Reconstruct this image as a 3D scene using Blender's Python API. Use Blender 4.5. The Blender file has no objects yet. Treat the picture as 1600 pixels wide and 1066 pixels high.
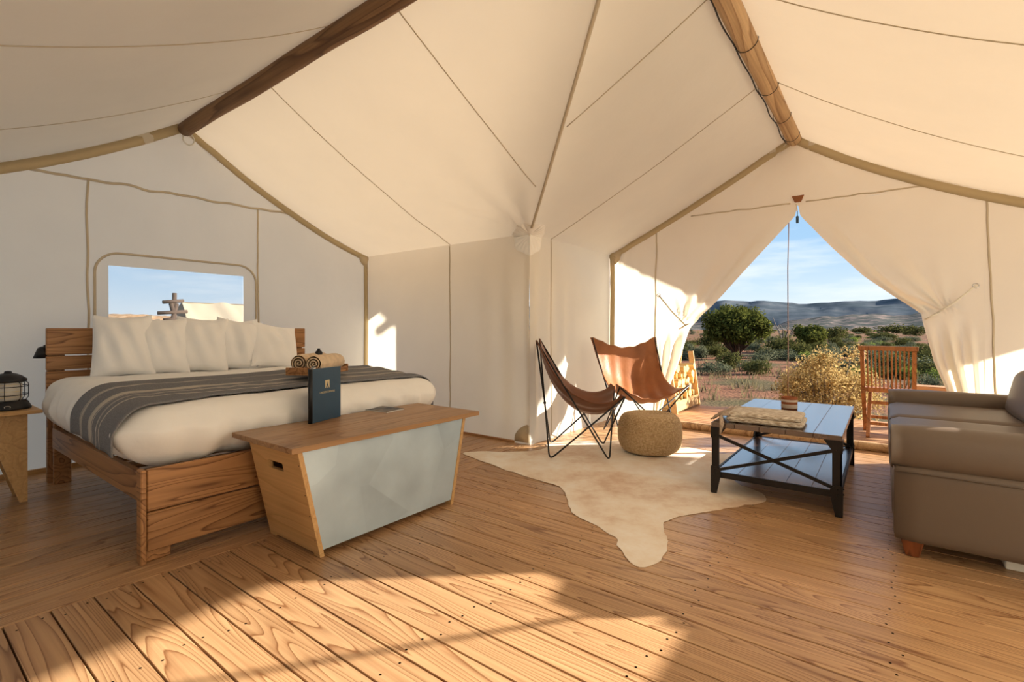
import bpy, bmesh, math, random
from mathutils import Vector, Matrix, noise
random.seed(7)
PI = math.pi
C = bpy.context.scene.collection
SC = bpy.context.scene

# ------------------------------------------------------------------ camera, sky, sun, exposure
YAW = math.atan(582/768)                       # view direction turned left from +Y
cam_d = bpy.data.cameras.new('camera'); cam = bpy.data.objects.new('camera', cam_d); C.objects.link(cam)
cam.location = (0, 0, 1.05); cam.rotation_euler = (PI/2, 0, YAW)
cam_d.sensor_width = 36; cam_d.lens = 768/1600*36; cam_d.shift_y = -19/1600
cam_d.clip_start = .02; cam_d.clip_end = 9000
SC.camera = cam
SC.view_settings.view_transform = 'Standard'
try: SC.view_settings.look = 'None'
except Exception: pass
SC.view_settings.gamma = 1; SC.view_settings.exposure = 0.90; SC.view_settings.use_curve_mapping = False

def build_world():
    w = bpy.data.worlds.new('sky'); SC.world = w; w.use_nodes = True
    nt = w.node_tree; nt.nodes.clear(); N = nt.nodes.new; L = nt.links.new
    out = N('ShaderNodeOutputWorld'); bg = N('ShaderNodeBackground'); tc = N('ShaderNodeTexCoord'); sx = N('ShaderNodeSeparateXYZ')
    L(tc.outputs['Generated'], sx.inputs[0])
    r = N('ShaderNodeValToRGB'); e = r.color_ramp.elements
    e[0].position = 0; e[0].color = (.60, .64, .66, 1)
    e[1].position = 1; e[1].color = (.18, .30, .52, 1)
    for p, c in ((.07, (.44, .55, .65, 1)), (.16, (.27, .43, .61, 1)), (.4, (.22, .36, .56, 1))):
        q = e.new(p); q.color = c
    L(sx.outputs['Z'], r.inputs[0])
    mp = N('ShaderNodeMapping'); mp.inputs['Scale'].default_value = (2.2, 2.2, 13)
    nz = N('ShaderNodeTexNoise'); nz.inputs['Scale'].default_value = 1.6; nz.inputs['Detail'].default_value = 6; nz.inputs['Roughness'].default_value = .55
    L(tc.outputs['Generated'], mp.inputs[0]); L(mp.outputs[0], nz.inputs['Vector'])
    cr = N('ShaderNodeValToRGB'); cr.color_ramp.elements[0].position = .50; cr.color_ramp.elements[0].color = (0, 0, 0, 1); cr.color_ramp.elements[1].position = .72; cr.color_ramp.elements[1].color = (.75, .75, .75, 1)
    L(nz.outputs[0], cr.inputs[0])
    mx = N('ShaderNodeMix'); mx.data_type = 'RGBA'; mx.inputs['B'].default_value = (.66, .69, .71, 1)
    L(cr.outputs[0], mx.inputs['Factor']); L(r.outputs[0], mx.inputs['A']); L(mx.outputs['Result'], bg.inputs[0])
    bg.inputs[1].default_value = 0.86
    L(bg.outputs[0], out.inputs[0])
build_world()
SUNDIR = Vector((.75, .66, .335)).normalized()
sd = bpy.data.lights.new('sun', 'SUN'); sd.energy = 10.2; sd.angle = .012; sd.color = (1, .92, .80)
sun = bpy.data.objects.new('sun', sd); C.objects.link(sun); sun.rotation_euler = SUNDIR.to_track_quat('Z', 'Y').to_euler()

# ------------------------------------------------------------------ helpers
def nz3(x, y, z=0): return noise.noise(Vector((x, y, z)))
def lerp(a, b, t): return a+(b-a)*t
def sst(a, b, x):
    t = max(0, min(1, (x-a)/(b-a))); return t*t*(3-2*t)
def interp(pts, x):                     # pts sorted by ascending first value
    if x <= pts[0][0]: return pts[0][1]
    for (a, b), (c, d) in zip(pts, pts[1:]):
        if x <= c: return lerp(b, d, (x-a)/(c-a))
    return pts[-1][1]

class MB:
    def __init__(s): s.v = []; s.f = []; s.sm = []
    def add(s, vs, fs, smooth=False):
        o = len(s.v); s.v += [tuple(p) for p in vs]
        for f in fs: s.f.append(tuple(i+o for i in f)); s.sm.append(smooth)
        return s
    def box(s, a, b, ch=0):
        x0, y0, z0 = a; x1, y1, z1 = b
        if ch <= 0:
            vs = [(x0,y0,z0),(x1,y0,z0),(x1,y1,z0),(x0,y1,z0),(x0,y0,z1),(x1,y0,z1),(x1,y1,z1),(x0,y1,z1)]
            return s.add(vs, [(0,3,2,1),(4,5,6,7),(0,1,5,4),(1,2,6,5),(2,3,7,6),(3,0,4,7)])
        bm = bmesh.new(); bmesh.ops.create_cube(bm, size=1)
        for v in bm.verts: v.co = Vector((lerp(x0,x1,v.co.x+.5), lerp(y0,y1,v.co.y+.5), lerp(z0,z1,v.co.z+.5)))
        bmesh.ops.bevel(bm, geom=bm.edges[:], offset=ch, segments=1, affect='EDGES')
        return s.bm(bm)
    def bm(s, bm, smooth=False):
        bm.verts.index_update()
        s.add([v.co.copy() for v in bm.verts], [tuple(v.index for v in f.verts) for f in bm.faces], smooth); bm.free(); return s
    def bar(s, p, q, w, h, up=(0,0,1)):           # square bar between two points
        p = Vector(p); q = Vector(q); d = (q-p).normalized(); u = Vector(up)
        if abs(d.dot(u)) > .98: u = Vector((1,0,0))
        sd_ = d.cross(u).normalized(); u = sd_.cross(d).normalized()
        vs = []
        for o in (p, q):
            for a, b in ((-1,-1),(1,-1),(1,1),(-1,1)): vs.append(o+sd_*(a*w/2)+u*(b*h/2))
        return s.add(vs, [(0,1,2,3),(7,6,5,4),(0,4,5,1),(1,5,6,2),(2,6,7,3),(3,7,4,0)])
    def tube(s, pts, r, n=8, cap=True, closed=False):
        pts = [Vector(p) for p in pts]; m = len(pts); rs = r if isinstance(r, (list, tuple)) else [r]*m
        vs = []; prev = None
        for i, p in enumerate(pts):
            if closed: d = pts[(i+1)%m]-pts[i-1]
            else: d = pts[min(i+1,m-1)]-pts[max(i-1,0)]
            d.normalize()
            if prev is None:
                u = Vector((0,0,1)) if abs(d.z) < .9 else Vector((1,0,0)); a = d.cross(u).normalized()
            else:
                a = prev-d*prev.dot(d); a.normalize()
            prev = a; b = d.cross(a)
            for k in range(n):
                t = 2*PI*k/n; vs.append(p+a*(rs[i]*math.cos(t))+b*(rs[i]*math.sin(t)))
        fs = []
        for i in range(m if closed else m-1):
            j = (i+1)%m
            for k in range(n):
                l = (k+1)%n; fs.append((i*n+k, i*n+l, j*n+l, j*n+k))
        s.add(vs, fs, True)
        if cap and not closed:
            o = len(s.v)-len(vs)
            s.f.append(tuple(o+k for k in range(n))[::-1]); s.sm.append(False)
            s.f.append(tuple(o+(m-1)*n+k for k in range(n))); s.sm.append(False)
        return s
    def lathe(s, prof, n=24, c=(0,0,0)):
        vs = []; fs = []; m = len(prof)
        for r, z in prof:
            for k in range(n):
                t = 2*PI*k/n; vs.append((c[0]+r*math.cos(t), c[1]+r*math.sin(t), c[2]+z))
        for i in range(m-1):
            for k in range(n):
                l = (k+1)%n; fs.append((i*n+k, i*n+l, (i+1)*n+l, (i+1)*n+k))
        s.add(vs, fs, True); o = len(s.v)-len(vs)
        if prof[0][0] > 1e-4: s.f.append(tuple(o+k for k in range(n))[::-1]); s.sm.append(False)
        if prof[-1][0] > 1e-4: s.f.append(tuple(o+(m-1)*n+k for k in range(n))); s.sm.append(False)
        return s
    def grid(s, fn, nu, nv, skip=None, smooth=True):
        vs = [fn(i/nu, j/nv) for j in range(nv+1) for i in range(nu+1)]
        fs = []
        for j in range(nv):
            for i in range(nu):
                if skip and skip((i+.5)/nu, (j+.5)/nv): continue
                a = j*(nu+1)+i; fs.append((a, a+1, a+nu+2, a+nu+1))
        return s.add(vs, fs, smooth)
    def prism(s, poly, axis, a, b):               # polygon in the two other axes, extruded along axis
        def P(p, t):
            return {'x': (t, p[0], p[1]), 'y': (p[0], t, p[1]), 'z': (p[0], p[1], t)}[axis]
        n = len(poly); vs = [P(p, a) for p in poly]+[P(p, b) for p in poly]
        fs = [tuple(range(n))[::-1], tuple(range(n, 2*n))]+[(i, (i+1)%n, n+(i+1)%n, n+i) for i in range(n)]
        bm = bmesh.new(); bv = [bm.verts.new(v) for v in vs]
        for f in fs: bm.faces.new([bv[i] for i in f])
        bmesh.ops.recalc_face_normals(bm, faces=bm.faces[:]); return s.bm(bm)
    def mesh(s, name, mat):
        me = bpy.data.meshes.new(name); me.from_pydata([tuple(v) for v in s.v], [], s.f)
        me.polygons.foreach_set('use_smooth', s.sm); me.update()
        if mat: me.materials.append(mat)
        return me
    def build(s, name, mat, parent=None, loc=None, fix=False):
        me = s.mesh(name, mat)
        if fix:
            bm = bmesh.new(); bm.from_mesh(me); bmesh.ops.recalc_face_normals(bm, faces=bm.faces[:]); bm.to_mesh(me); bm.free()
        return link(name, me, parent, loc)

def link(name, me, parent=None, loc=None, rz=0):
    o = bpy.data.objects.new(name, me); C.objects.link(o)
    if parent: o.parent = parent
    if loc: o.location = loc
    if rz: o.rotation_euler = (0, 0, rz)
    return o
def tag(o, label=None, cat=None, group=None, kind=None):
    if label: o['label'] = label
    if cat: o['category'] = cat
    if group: o['group'] = group
    if kind: o['kind'] = kind
    return o
def thing(name, label, cat, loc=(0,0,0), rz=0, group=None):
    o = bpy.data.objects.new(name, None); C.objects.link(o); o.empty_display_size = .1
    o.location = loc; o.rotation_euler = (0, 0, rz); return tag(o, label, cat, group)
def bevel(o, w, seg=2):
    m = o.modifiers.new('bevel', 'BEVEL'); m.width = w; m.segments = seg; m.limit_method = 'ANGLE'; m.angle_limit = .6; return o
def solid(o, t, off=0):
    m = o.modifiers.new('solid', 'SOLIDIFY'); m.thickness = t; m.offset = off; return o
def rounded(h, r, seg, fn=None):                   # rounded box mesh data, centred; fn displaces
    bm = bmesh.new(); bmesh.ops.create_cube(bm, size=2)
    bmesh.ops.subdivide_edges(bm, edges=bm.edges[:], cuts=seg, use_grid_fill=True)
    h = Vector(h); r = min(r, *h)
    for v in bm.verts:
        p = Vector([math.copysign(1, c)*(1-(1-abs(c))**1.0)*hh for c, hh in zip(v.co, h)])
        # cluster the rows near the edges where the rounding is
        q = Vector([max(-(hh-r), min(hh-r, c)) for c, hh in zip(p, h)])
        d = p-q
        if d.length > 1e-6: p = q+d.normalized()*r
        v.co = fn(p) if fn else p
    m = MB(); m.bm(bm, True); return m

# ------------------------------------------------------------------ materials
def mat(name):
    m = bpy.data.materials.new(name); m.use_nodes = True; nt = m.node_tree; nt.nodes.clear()
    return m, nt, nt.nodes.new, nt.links.new
def setp(p, **k):
    for a, b in k.items():
        a = {'rough': 'Roughness', 'metal': 'Metallic', 'spec': 'Specular IOR Level', 'sheen': 'Sheen Weight', 'coat': 'Coat Weight'}[a]
        if a in p.inputs: p.inputs[a].default_value = b
def ramp(N, stops):
    r = N('ShaderNodeValToRGB'); e = r.color_ramp.elements
    while len(e) < len(stops): e.new(.5)
    for el, (p, c) in zip(e, stops): el.position = p; el.color = (*c, 1)
    return r
def plain(name, col, rough=.6, metal=0, spec=.4, var=.12, nscale=6, bump=.1, bscale=60, stretch=(1,1,1), rand=0):
    m, nt, N, L = mat(name); out = N('ShaderNodeOutputMaterial'); p = N('ShaderNodeBsdfPrincipled'); L(p.outputs[0], out.inputs[0])
    setp(p, rough=rough, metal=metal, spec=spec)
    tc = N('ShaderNodeTexCoord'); mp = N('ShaderNodeMapping'); mp.inputs['Scale'].default_value = stretch; L(tc.outputs['Object'], mp.inputs[0])
    n = N('ShaderNodeTexNoise'); n.inputs['Scale'].default_value = nscale; n.inputs['Detail'].default_value = 4; L(mp.outputs[0], n.inputs['Vector'])
    r = ramp(N, [(.25, tuple(c*(1-var) for c in col)), (.75, tuple(min(1, c*(1+var)) for c in col))]); L(n.outputs[0], r.inputs[0])
    last = r.outputs[0]
    if rand:
        oi = N('ShaderNodeObjectInfo'); hs = N('ShaderNodeHueSaturation'); mr = N('ShaderNodeMapRange'); mr.inputs['To Min'].default_value = 1-rand; mr.inputs['To Max'].default_value = 1+rand
        L(oi.outputs['Random'], mr.inputs[0]); L(mr.outputs[0], hs.inputs['Value']); L(last, hs.inputs['Color']); last = hs.outputs[0]
    L(last, p.inputs['Base Color'])
    if bump:
        b = N('ShaderNodeTexNoise'); b.inputs['Scale'].default_value = bscale; b.inputs['Detail'].default_value = 3; L(mp.outputs[0], b.inputs['Vector'])
        bp = N('ShaderNodeBump'); bp.inputs['Strength'].default_value = bump; bp.inputs['Distance'].default_value = .01; L(b.outputs[0], bp.inputs['Height']); L(bp.outputs[0], p.inputs['Normal'])
    return m
def wood(name, light, dark, axis='x', ring=9, fine=.35, rough=.45, spec=.4, rand=.12, scale=1.0, coat=0, contrast=1.0):
    m, nt, N, L = mat(name); out = N('ShaderNodeOutputMaterial'); p = N('ShaderNodeBsdfPrincipled'); L(p.outputs[0], out.inputs[0])
    setp(p, rough=rough, spec=spec, coat=coat)
    if coat: p.inputs['Coat Roughness'].default_value = .22; p.inputs['Coat IOR'].default_value = 2.0
    tc = N('ShaderNodeTexCoord'); oi = N('ShaderNodeObjectInfo')
    mm = N('ShaderNodeMath'); mm.operation = 'MULTIPLY'; mm.inputs[1].default_value = 37.0; L(oi.outputs['Random'], mm.inputs[0])
    cb = N('ShaderNodeCombineXYZ'); L(mm.outputs[0], cb.inputs[0]); L(mm.outputs[0], cb.inputs[1]); L(mm.outputs[0], cb.inputs[2])
    va = N('ShaderNodeVectorMath'); L(tc.outputs['Object'], va.inputs[0]); L(cb.outputs[0], va.inputs[1])
    st = {'x': (.55, 7, 7), 'y': (7, .55, 7), 'z': (7, 7, .55)}[axis]
    mp = N('ShaderNodeMapping'); mp.inputs['Scale'].default_value = tuple(c*scale for c in st); L(va.outputs[0], mp.inputs[0])
    n = N('ShaderNodeTexNoise'); n.inputs['Scale'].default_value = 1.0; n.inputs['Detail'].default_value = 1.2; n.inputs['Distortion'].default_value = .25; L(mp.outputs[0], n.inputs['Vector'])
    k = N('ShaderNodeMath'); k.operation = 'MULTIPLY'; k.inputs[1].default_value = ring*2; L(n.outputs[0], k.inputs[0])
    fr = N('ShaderNodeMath'); fr.operation = 'FRACT'; L(k.outputs[0], fr.inputs[0])
    mid = tuple(lerp(a, b, .45*contrast) for a, b in zip(light, dark)); dk = tuple(lerp(a, b, contrast) for a, b in zip(light, dark))
    r = ramp(N, [(0, light), (.45, tuple(lerp(a, b, .12) for a, b in zip(light, dark))), (.8, mid), (.93, dk), (1, light)]); L(fr.outputs[0], r.inputs[0])
    st2 = {'x': (2, 90, 90), 'y': (90, 2, 90), 'z': (90, 90, 2)}[axis]
    mp2 = N('ShaderNodeMapping'); mp2.inputs['Scale'].default_value = st2; L(va.outputs[0], mp2.inputs[0])
    n2 = N('ShaderNodeTexNoise'); n2.inputs['Scale'].default_value = 1; n2.inputs['Detail'].default_value = 3; L(mp2.outputs[0], n2.inputs['Vector'])
    mx = N('ShaderNodeMix'); mx.data_type = 'RGBA'; mx.blend_type = 'MULTIPLY'; mx.inputs['Factor'].default_value = fine
    g = ramp(N, [(.3, (.55, .5, .45)), (.7, (1.1, 1.08, 1.05))]); L(n2.outputs[0], g.inputs[0]); L(r.outputs[0], mx.inputs['A']); L(g.outputs[0], mx.inputs['B'])
    n3 = N('ShaderNodeTexNoise'); n3.inputs['Scale'].default_value = 1.7; L(va.outputs[0], n3.inputs['Vector'])
    mx2 = N('ShaderNodeMix'); mx2.data_type = 'RGBA'; mx2.blend_type = 'MULTIPLY'; mx2.inputs['Factor'].default_value = .5
    g3 = ramp(N, [(.3, (.8, .76, .72)), (.7, (1.1, 1.08, 1.06))]); L(n3.outputs[0], g3.inputs[0]); L(mx.outputs['Result'], mx2.inputs['A']); L(g3.outputs[0], mx2.inputs['B'])
    hs = N('ShaderNodeHueSaturation'); mr = N('ShaderNodeMapRange'); mr.inputs['To Min'].default_value = 1-rand; mr.inputs['To Max'].default_value = 1+rand
    L(oi.outputs['Random'], mr.inputs[0]); L(mr.outputs[0], hs.inputs['Value']); L(mx2.outputs['Result'], hs.inputs['Color']); L(hs.outputs[0], p.inputs['Base Color'])
    bp = N('ShaderNodeBump'); bp.inputs['Strength'].default_value = .15; bp.inputs['Distance'].default_value = .004; L(n2.outputs[0], bp.inputs['Height']); L(bp.outputs[0], p.inputs['Normal'])
    return m
def cloth(name, col, trans=.0, var=.06, nscale=2.0, weave=900, bump=.12, tcol=None):
    m, nt, N, L = mat(name); out = N('ShaderNodeOutputMaterial')
    tc = N('ShaderNodeTexCoord'); n = N('ShaderNodeTexNoise'); n.inputs['Scale'].default_value = nscale; n.inputs['Detail'].default_value = 6; L(tc.outputs['Object'], n.inputs['Vector'])
    r = ramp(N, [(.3, tuple(c*(1-var) for c in col)), (.7, tuple(min(1, c*(1+var*.5)) for c in col))]); L(n.outputs[0], r.inputs[0])
    w = N('ShaderNodeTexNoise'); w.inputs['Scale'].default_value = weave; L(tc.outputs['Object'], w.inputs['Vector'])
    n2 = N('ShaderNodeTexNoise'); n2.inputs['Scale'].default_value = 9; n2.inputs['Detail'].default_value = 5; L(tc.outputs['Object'], n2.inputs['Vector'])
    ad = N('ShaderNodeMath'); ad.operation = 'MULTIPLY_ADD'; ad.inputs[1].default_value = .12; L(w.outputs[0], ad.inputs[0]); L(n2.outputs[0], ad.inputs[2])
    bp = N('ShaderNodeBump'); bp.inputs['Strength'].default_value = bump; bp.inputs['Distance'].default_value = .02; L(ad.outputs[0], bp.inputs['Height'])
    d = N('ShaderNodeBsdfDiffuse'); L(r.outputs[0], d.inputs[0]); L(bp.outputs[0], d.inputs['Normal'])
    if trans:
        t = N('ShaderNodeBsdfTranslucent'); mx = N('ShaderNodeMixShader'); mx.inputs[0].default_value = trans; L(d.outputs[0], mx.inputs[1]); L(t.outputs[0], mx.inputs[2])
        if tcol: t.inputs[0].default_value = (*tcol, 1)
        else: L(r.outputs[0], t.inputs[0])
        L(mx.outputs[0], out.inputs[0])
    else: L(d.outputs[0], out.inputs[0])
    return m

M = {}
M['canvas'] = cloth('canvas', (.90, .85, .745), trans=.48, tcol=(.92, .845, .68), bump=.3)
M['canvas_fly'] = cloth('canvas_fly', (.78, .68, .56), trans=.34, tcol=(.86, .745, .655))
M['band'] = cloth('canvas_webbing', (.62, .50, .31), trans=.25, weave=300)
M['seam'] = cloth('seam_tape', (.72, .63, .48), trans=.3)
M['patch'] = cloth('reinforcement_canvas', (.70, .58, .40), trans=.25)
M['fir'] = wood('fir_floor', (.56, .345, .180), (.24, .105, .040), ring=12, rough=.34, rand=.12, fine=.4)
M['deck'] = wood('deck_wood', (.50, .27, .12), (.28, .13, .05), ring=5, rough=.6, rand=.14)
M['under'] = plain('subfloor_dark', (.06, .035, .02), .9)
M['bedwood'] = wood('bed_wood', (.46, .235, .095), (.16, .062, .02), axis='y', ring=7, rough=.45, rand=.10, scale=1.3)
M['bedwood_x'] = wood('bed_wood_lengthwise', (.46, .235, .095), (.16, .062, .02), axis='x', ring=6, rough=.45, rand=.10)
M['ply'] = wood('bamboo_ply', (.66, .42, .19), (.46, .26, .10), axis='x', ring=4, rough=.45, rand=.05, fine=.3, contrast=.6)
M['plyz'] = wood('pine_ply', (.60, .37, .16), (.44, .24, .09), axis='y', ring=6, rough=.5, rand=.05, contrast=.6)
M['lid'] = wood('lid_wood', (.42, .25, .125), (.24, .115, .045), axis='y', ring=5, rough=.42, rand=.04)
M['pole'] = wood('pole_wood', (.27, .155, .075), (.12, .06, .028), axis='x', ring=3, rough=.7, rand=.0, fine=.5)
M['poley'] = wood('peeled_pole_wood', (.62, .43, .24), (.33, .19, .09), axis='y', ring=3, rough=.65, rand=.0, fine=.5)
M['teak'] = wood('teak', (.40, .17, .06), (.20, .075, .025), axis='z', ring=4, rough=.5, rand=.06)
M['tabletop'] = wood('dark_table_wood', (.10, .05, .03), (.035, .017, .010), axis='y', ring=3, rough=.25, rand=.1, spec=.6, coat=1)
M['log'] = wood('split_log', (.72, .50, .20), (.45, .26, .08), axis='x', ring=4, rough=.8, rand=.2)
M['sofaleg'] = wood('sofa_leg_wood', (.20, .06, .02), (.10, .03, .01), axis='z', rough=.35)
M['black'] = plain('black_iron', (.012, .012, .014), .42, metal=.3, spec=.5, bump=.05)
M['iron'] = plain('dark_bronze_iron', (.022, .018, .016), .45, metal=.4, bump=.08)
M['leather'] = plain('cognac_leather', (.30, .105, .032), .42, spec=.45, var=.25, nscale=5, bump=.12, bscale=40)
M['leather_dark'] = plain('brown_leather', (.17, .058, .024), .42, spec=.5, var=.25, nscale=5, bump=.12, bscale=40)
M['linen'] = cloth('white_linen', (.94, .93, .91), var=.03, bump=.35, nscale=3)
M['pillow'] = cloth('white_pillow_cotton', (.96, .955, .95), var=.02, bump=.3, nscale=3)
M['towel'] = plain('beige_terry', (.78, .61, .43), .95, spec=.05, var=.12, nscale=30, bump=.6, bscale=250)
M['vinyl'] = plain('taupe_vinyl', (.125, .090, .066), .44, spec=.4, var=.05, nscale=3, bump=.05, bscale=300)
M['piping'] = plain('dark_piping', (.03, .024, .02), .5)
M['navy'] = plain('navy_leatherette', (.028, .070, .120), .38, spec=.5, var=.2, nscale=3, bump=.1, bscale=200)
M['gold'] = plain('gold_foil', (.80, .68, .40), .35, metal=.6, bump=0)
M['paper'] = plain('white_paper', (.82, .80, .76), .8, bump=0)
M['glass_white'] = plain('frosted_globe', (.62, .60, .55), .35, spec=.5, bump=0)
M['chrome'] = plain('nickel', (.6, .6, .6), .25, metal=1, bump=0)
M['cord'] = plain('white_cord', (.75, .70, .60), .8)
M['rope'] = plain('rope_grey_orange', (.16, .08, .045), .8)
M['whitebox'] = plain('white_board', (.80, .78, .72), .6)
M['bark'] = plain('juniper_bark', (.075, .047, .032), .9, var=.3, nscale=20, bump=.5)
M['deadwood'] = plain('grey_branch', (.13, .10, .08), .9, var=.3, nscale=20)
def galvanized():
    m, nt, N, L = mat('galvanized_sheet'); out = N('ShaderNodeOutputMaterial'); p = N('ShaderNodeBsdfPrincipled'); L(p.outputs[0], out.inputs[0])
    setp(p, metal=.55, rough=.42)
    tc = N('ShaderNodeTexCoord'); v = N('ShaderNodeTexVoronoi'); v.inputs['Scale'].default_value = 2.6; L(tc.outputs['Object'], v.inputs['Vector'])
    n = N('ShaderNodeTexNoise'); n.inputs['Scale'].default_value = 5; n.inputs['Detail'].default_value = 6; L(tc.outputs['Object'], n.inputs['Vector'])
    sp = N('ShaderNodeSeparateColor'); L(v.outputs['Color'], sp.inputs[0])
    a = N('ShaderNodeMath'); a.operation = 'MULTIPLY_ADD'; a.inputs[1].default_value = .35; L(sp.outputs[0], a.inputs[0]); L(n.outputs[0], a.inputs[2])
    r = ramp(N, [(.35, (.44, .56, .66)), (.95, (.62, .76, .86))]); L(a.outputs[0], r.inputs[0]); L(r.outputs[0], p.inputs['Base Color'])
    rr = ramp(N, [(.3, (.38, .38, .38)), (.9, (.55, .55, .55))]); L(a.outputs[0], rr.inputs[0]); L(rr.outputs[0], p.inputs['Roughness'])
    return m
M['galv'] = galvanized()
def stripes(name, base, line, axis, marks, width, soft=None):   # bands at given object coordinates
    m, nt, N, L = mat(name); out = N('ShaderNodeOutputMaterial'); p = N('ShaderNodeBsdfPrincipled'); L(p.outputs[0], out.inputs[0]); setp(p, rough=.95, spec=.05)
    tc = N('ShaderNodeTexCoord'); s = N('ShaderNodeSeparateXYZ'); L(tc.outputs['Object'], s.inputs[0])
    acc = None
    for c, w in marks:
        d = N('ShaderNodeMath'); d.operation = 'SUBTRACT'; d.inputs[1].default_value = c; L(s.outputs[axis], d.inputs[0])
        a = N('ShaderNodeMath'); a.operation = 'ABSOLUTE'; L(d.outputs[0], a.inputs[0])
        l = N('ShaderNodeMath'); l.operation = 'LESS_THAN'; l.inputs[1].default_value = w; L(a.outputs[0], l.inputs[0])
        if acc is None: acc = l.outputs[0]
        else:
            q = N('ShaderNodeMath'); q.operation = 'MAXIMUM'; L(acc, q.inputs[0]); L(l.outputs[0], q.inputs[1]); acc = q.outputs[0]
    n = N('ShaderNodeTexNoise'); n.inputs['Scale'].default_value = 220; n.inputs['Detail'].default_value = 3; L(tc.outputs['Object'], n.inputs['Vector'])
    r = ramp(N, [(.3, tuple(c*.75 for c in base)), (.7, tuple(c*1.25 for c in base))]); L(n.outputs[0], r.inputs[0])
    mx = N('ShaderNodeMix'); mx.data_type = 'RGBA'; mx.inputs['B'].default_value = (*line, 1); L(acc, mx.inputs['Factor']); L(r.outputs[0], mx.inputs['A']); L(mx.outputs['Result'], p.inputs['Base Color'])
    bp = N('ShaderNodeBump'); bp.inputs['Strength'].default_value = .3; bp.inputs['Distance'].default_value = .004; L(n.outputs[0], bp.inputs['Height']); L(bp.outputs[0], p.inputs['Normal'])
    return m
def knit(name, a, b, sc):
    m, nt, N, L = mat(name); out = N('ShaderNodeOutputMaterial'); p = N('ShaderNodeBsdfPrincipled'); L(p.outputs[0], out.inputs[0]); setp(p, rough=.95, spec=.05)
    tc = N('ShaderNodeTexCoord'); mp = N('ShaderNodeMapping'); mp.inputs['Scale'].default_value = sc; L(tc.outputs['Object'], mp.inputs[0])
    n = N('ShaderNodeTexNoise'); n.inputs['Scale'].default_value = 1; n.inputs['Detail'].default_value = 2; L(mp.outputs[0], n.inputs['Vector'])
    r = ramp(N, [(.35, a), (.5, tuple((x+y)/2 for x, y in zip(a, b))), (.62, b)]); L(n.outputs[0], r.inputs[0]); L(r.outputs[0], p.inputs['Base Color'])
    bp = N('ShaderNodeBump'); bp.inputs['Strength'].default_value = .5; bp.inputs['Distance'].default_value = .006; L(n.outputs[0], bp.inputs['Height']); L(bp.outputs[0], p.inputs['Normal'])
    return m
def ground_mat():
    m, nt, N, L = mat('red_desert_soil'); out = N('ShaderNodeOutputMaterial'); p = N('ShaderNodeBsdfPrincipled'); L(p.outputs[0], out.inputs[0]); setp(p, rough=.95, spec=.05)
    tc = N('ShaderNodeTexCoord'); n = N('ShaderNodeTexNoise'); n.inputs['Scale'].default_value = .35; n.inputs['Detail'].default_value = 8; L(tc.outputs['Object'], n.inputs['Vector'])
    r = ramp(N, [(.30, (.20, .08, .045)), (.48, (.22, .105, .06)), (.56, (.13, .092, .048)), (.68, (.085, .08, .036))]); L(n.outputs[0], r.inputs[0])
    n2 = N('ShaderNodeTexNoise'); n2.inputs['Scale'].default_value = 14; n2.inputs['Detail'].default_value = 6; L(tc.outputs['Object'], n2.inputs['Vector'])
    mx = N('ShaderNodeMix'); mx.data_type = 'RGBA'; mx.blend_type = 'MULTIPLY'; mx.inputs['Factor'].default_value = .7
    g = ramp(N, [(.3, (.5, .5, .5)), (.7, (1.25, 1.2, 1.15))]); L(n2.outputs[0], g.inputs[0]); L(r.outputs[0], mx.inputs['A']); L(g.outputs[0], mx.inputs['B']); L(mx.outputs['Result'], p.inputs['Base Color'])
    bp = N('ShaderNodeBump'); bp.inputs['Strength'].default_value = .8; bp.inputs['Distance'].default_value = .05; L(n2.outputs[0], bp.inputs['Height']); L(bp.outputs[0], p.inputs['Normal'])
    return m
M['ground'] = ground_mat()
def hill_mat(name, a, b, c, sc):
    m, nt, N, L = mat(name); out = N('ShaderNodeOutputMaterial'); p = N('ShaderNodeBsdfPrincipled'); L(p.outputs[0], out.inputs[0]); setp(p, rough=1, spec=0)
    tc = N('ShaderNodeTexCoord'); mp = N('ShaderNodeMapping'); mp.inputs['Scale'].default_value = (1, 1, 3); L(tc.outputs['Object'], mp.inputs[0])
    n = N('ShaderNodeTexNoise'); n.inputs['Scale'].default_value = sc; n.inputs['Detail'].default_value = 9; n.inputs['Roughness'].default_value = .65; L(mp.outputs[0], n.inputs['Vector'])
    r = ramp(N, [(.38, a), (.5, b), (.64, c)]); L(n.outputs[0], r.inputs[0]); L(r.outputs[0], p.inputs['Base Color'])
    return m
def leaf_mat(name, a, b, tr=.3):
    m, nt, N, L = mat(name); out = N('ShaderNodeOutputMaterial')
    g = N('ShaderNodeNewGeometry'); oi = N('ShaderNodeObjectInfo'); ad = N('ShaderNodeMath'); ad.operation = 'MULTIPLY_ADD'; ad.inputs[1].default_value = .3
    L(oi.outputs['Random'], ad.inputs[0]); L(g.outputs['Random Per Island'], ad.inputs[2])
    r = ramp(N, [(0, a), (1, b)]); L(ad.outputs[0], r.inputs[0])
    d = N('ShaderNodeBsdfDiffuse'); t = N('ShaderNodeBsdfTranslucent'); mx = N('ShaderNodeMixShader'); mx.inputs[0].default_value = tr
    L(r.outputs[0], d.inputs[0]); L(r.outputs[0], t.inputs[0]); L(d.outputs[0], mx.inputs[1]); L(t.outputs[0], mx.inputs[2]); L(mx.outputs[0], out.inputs[0])
    return m

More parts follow.
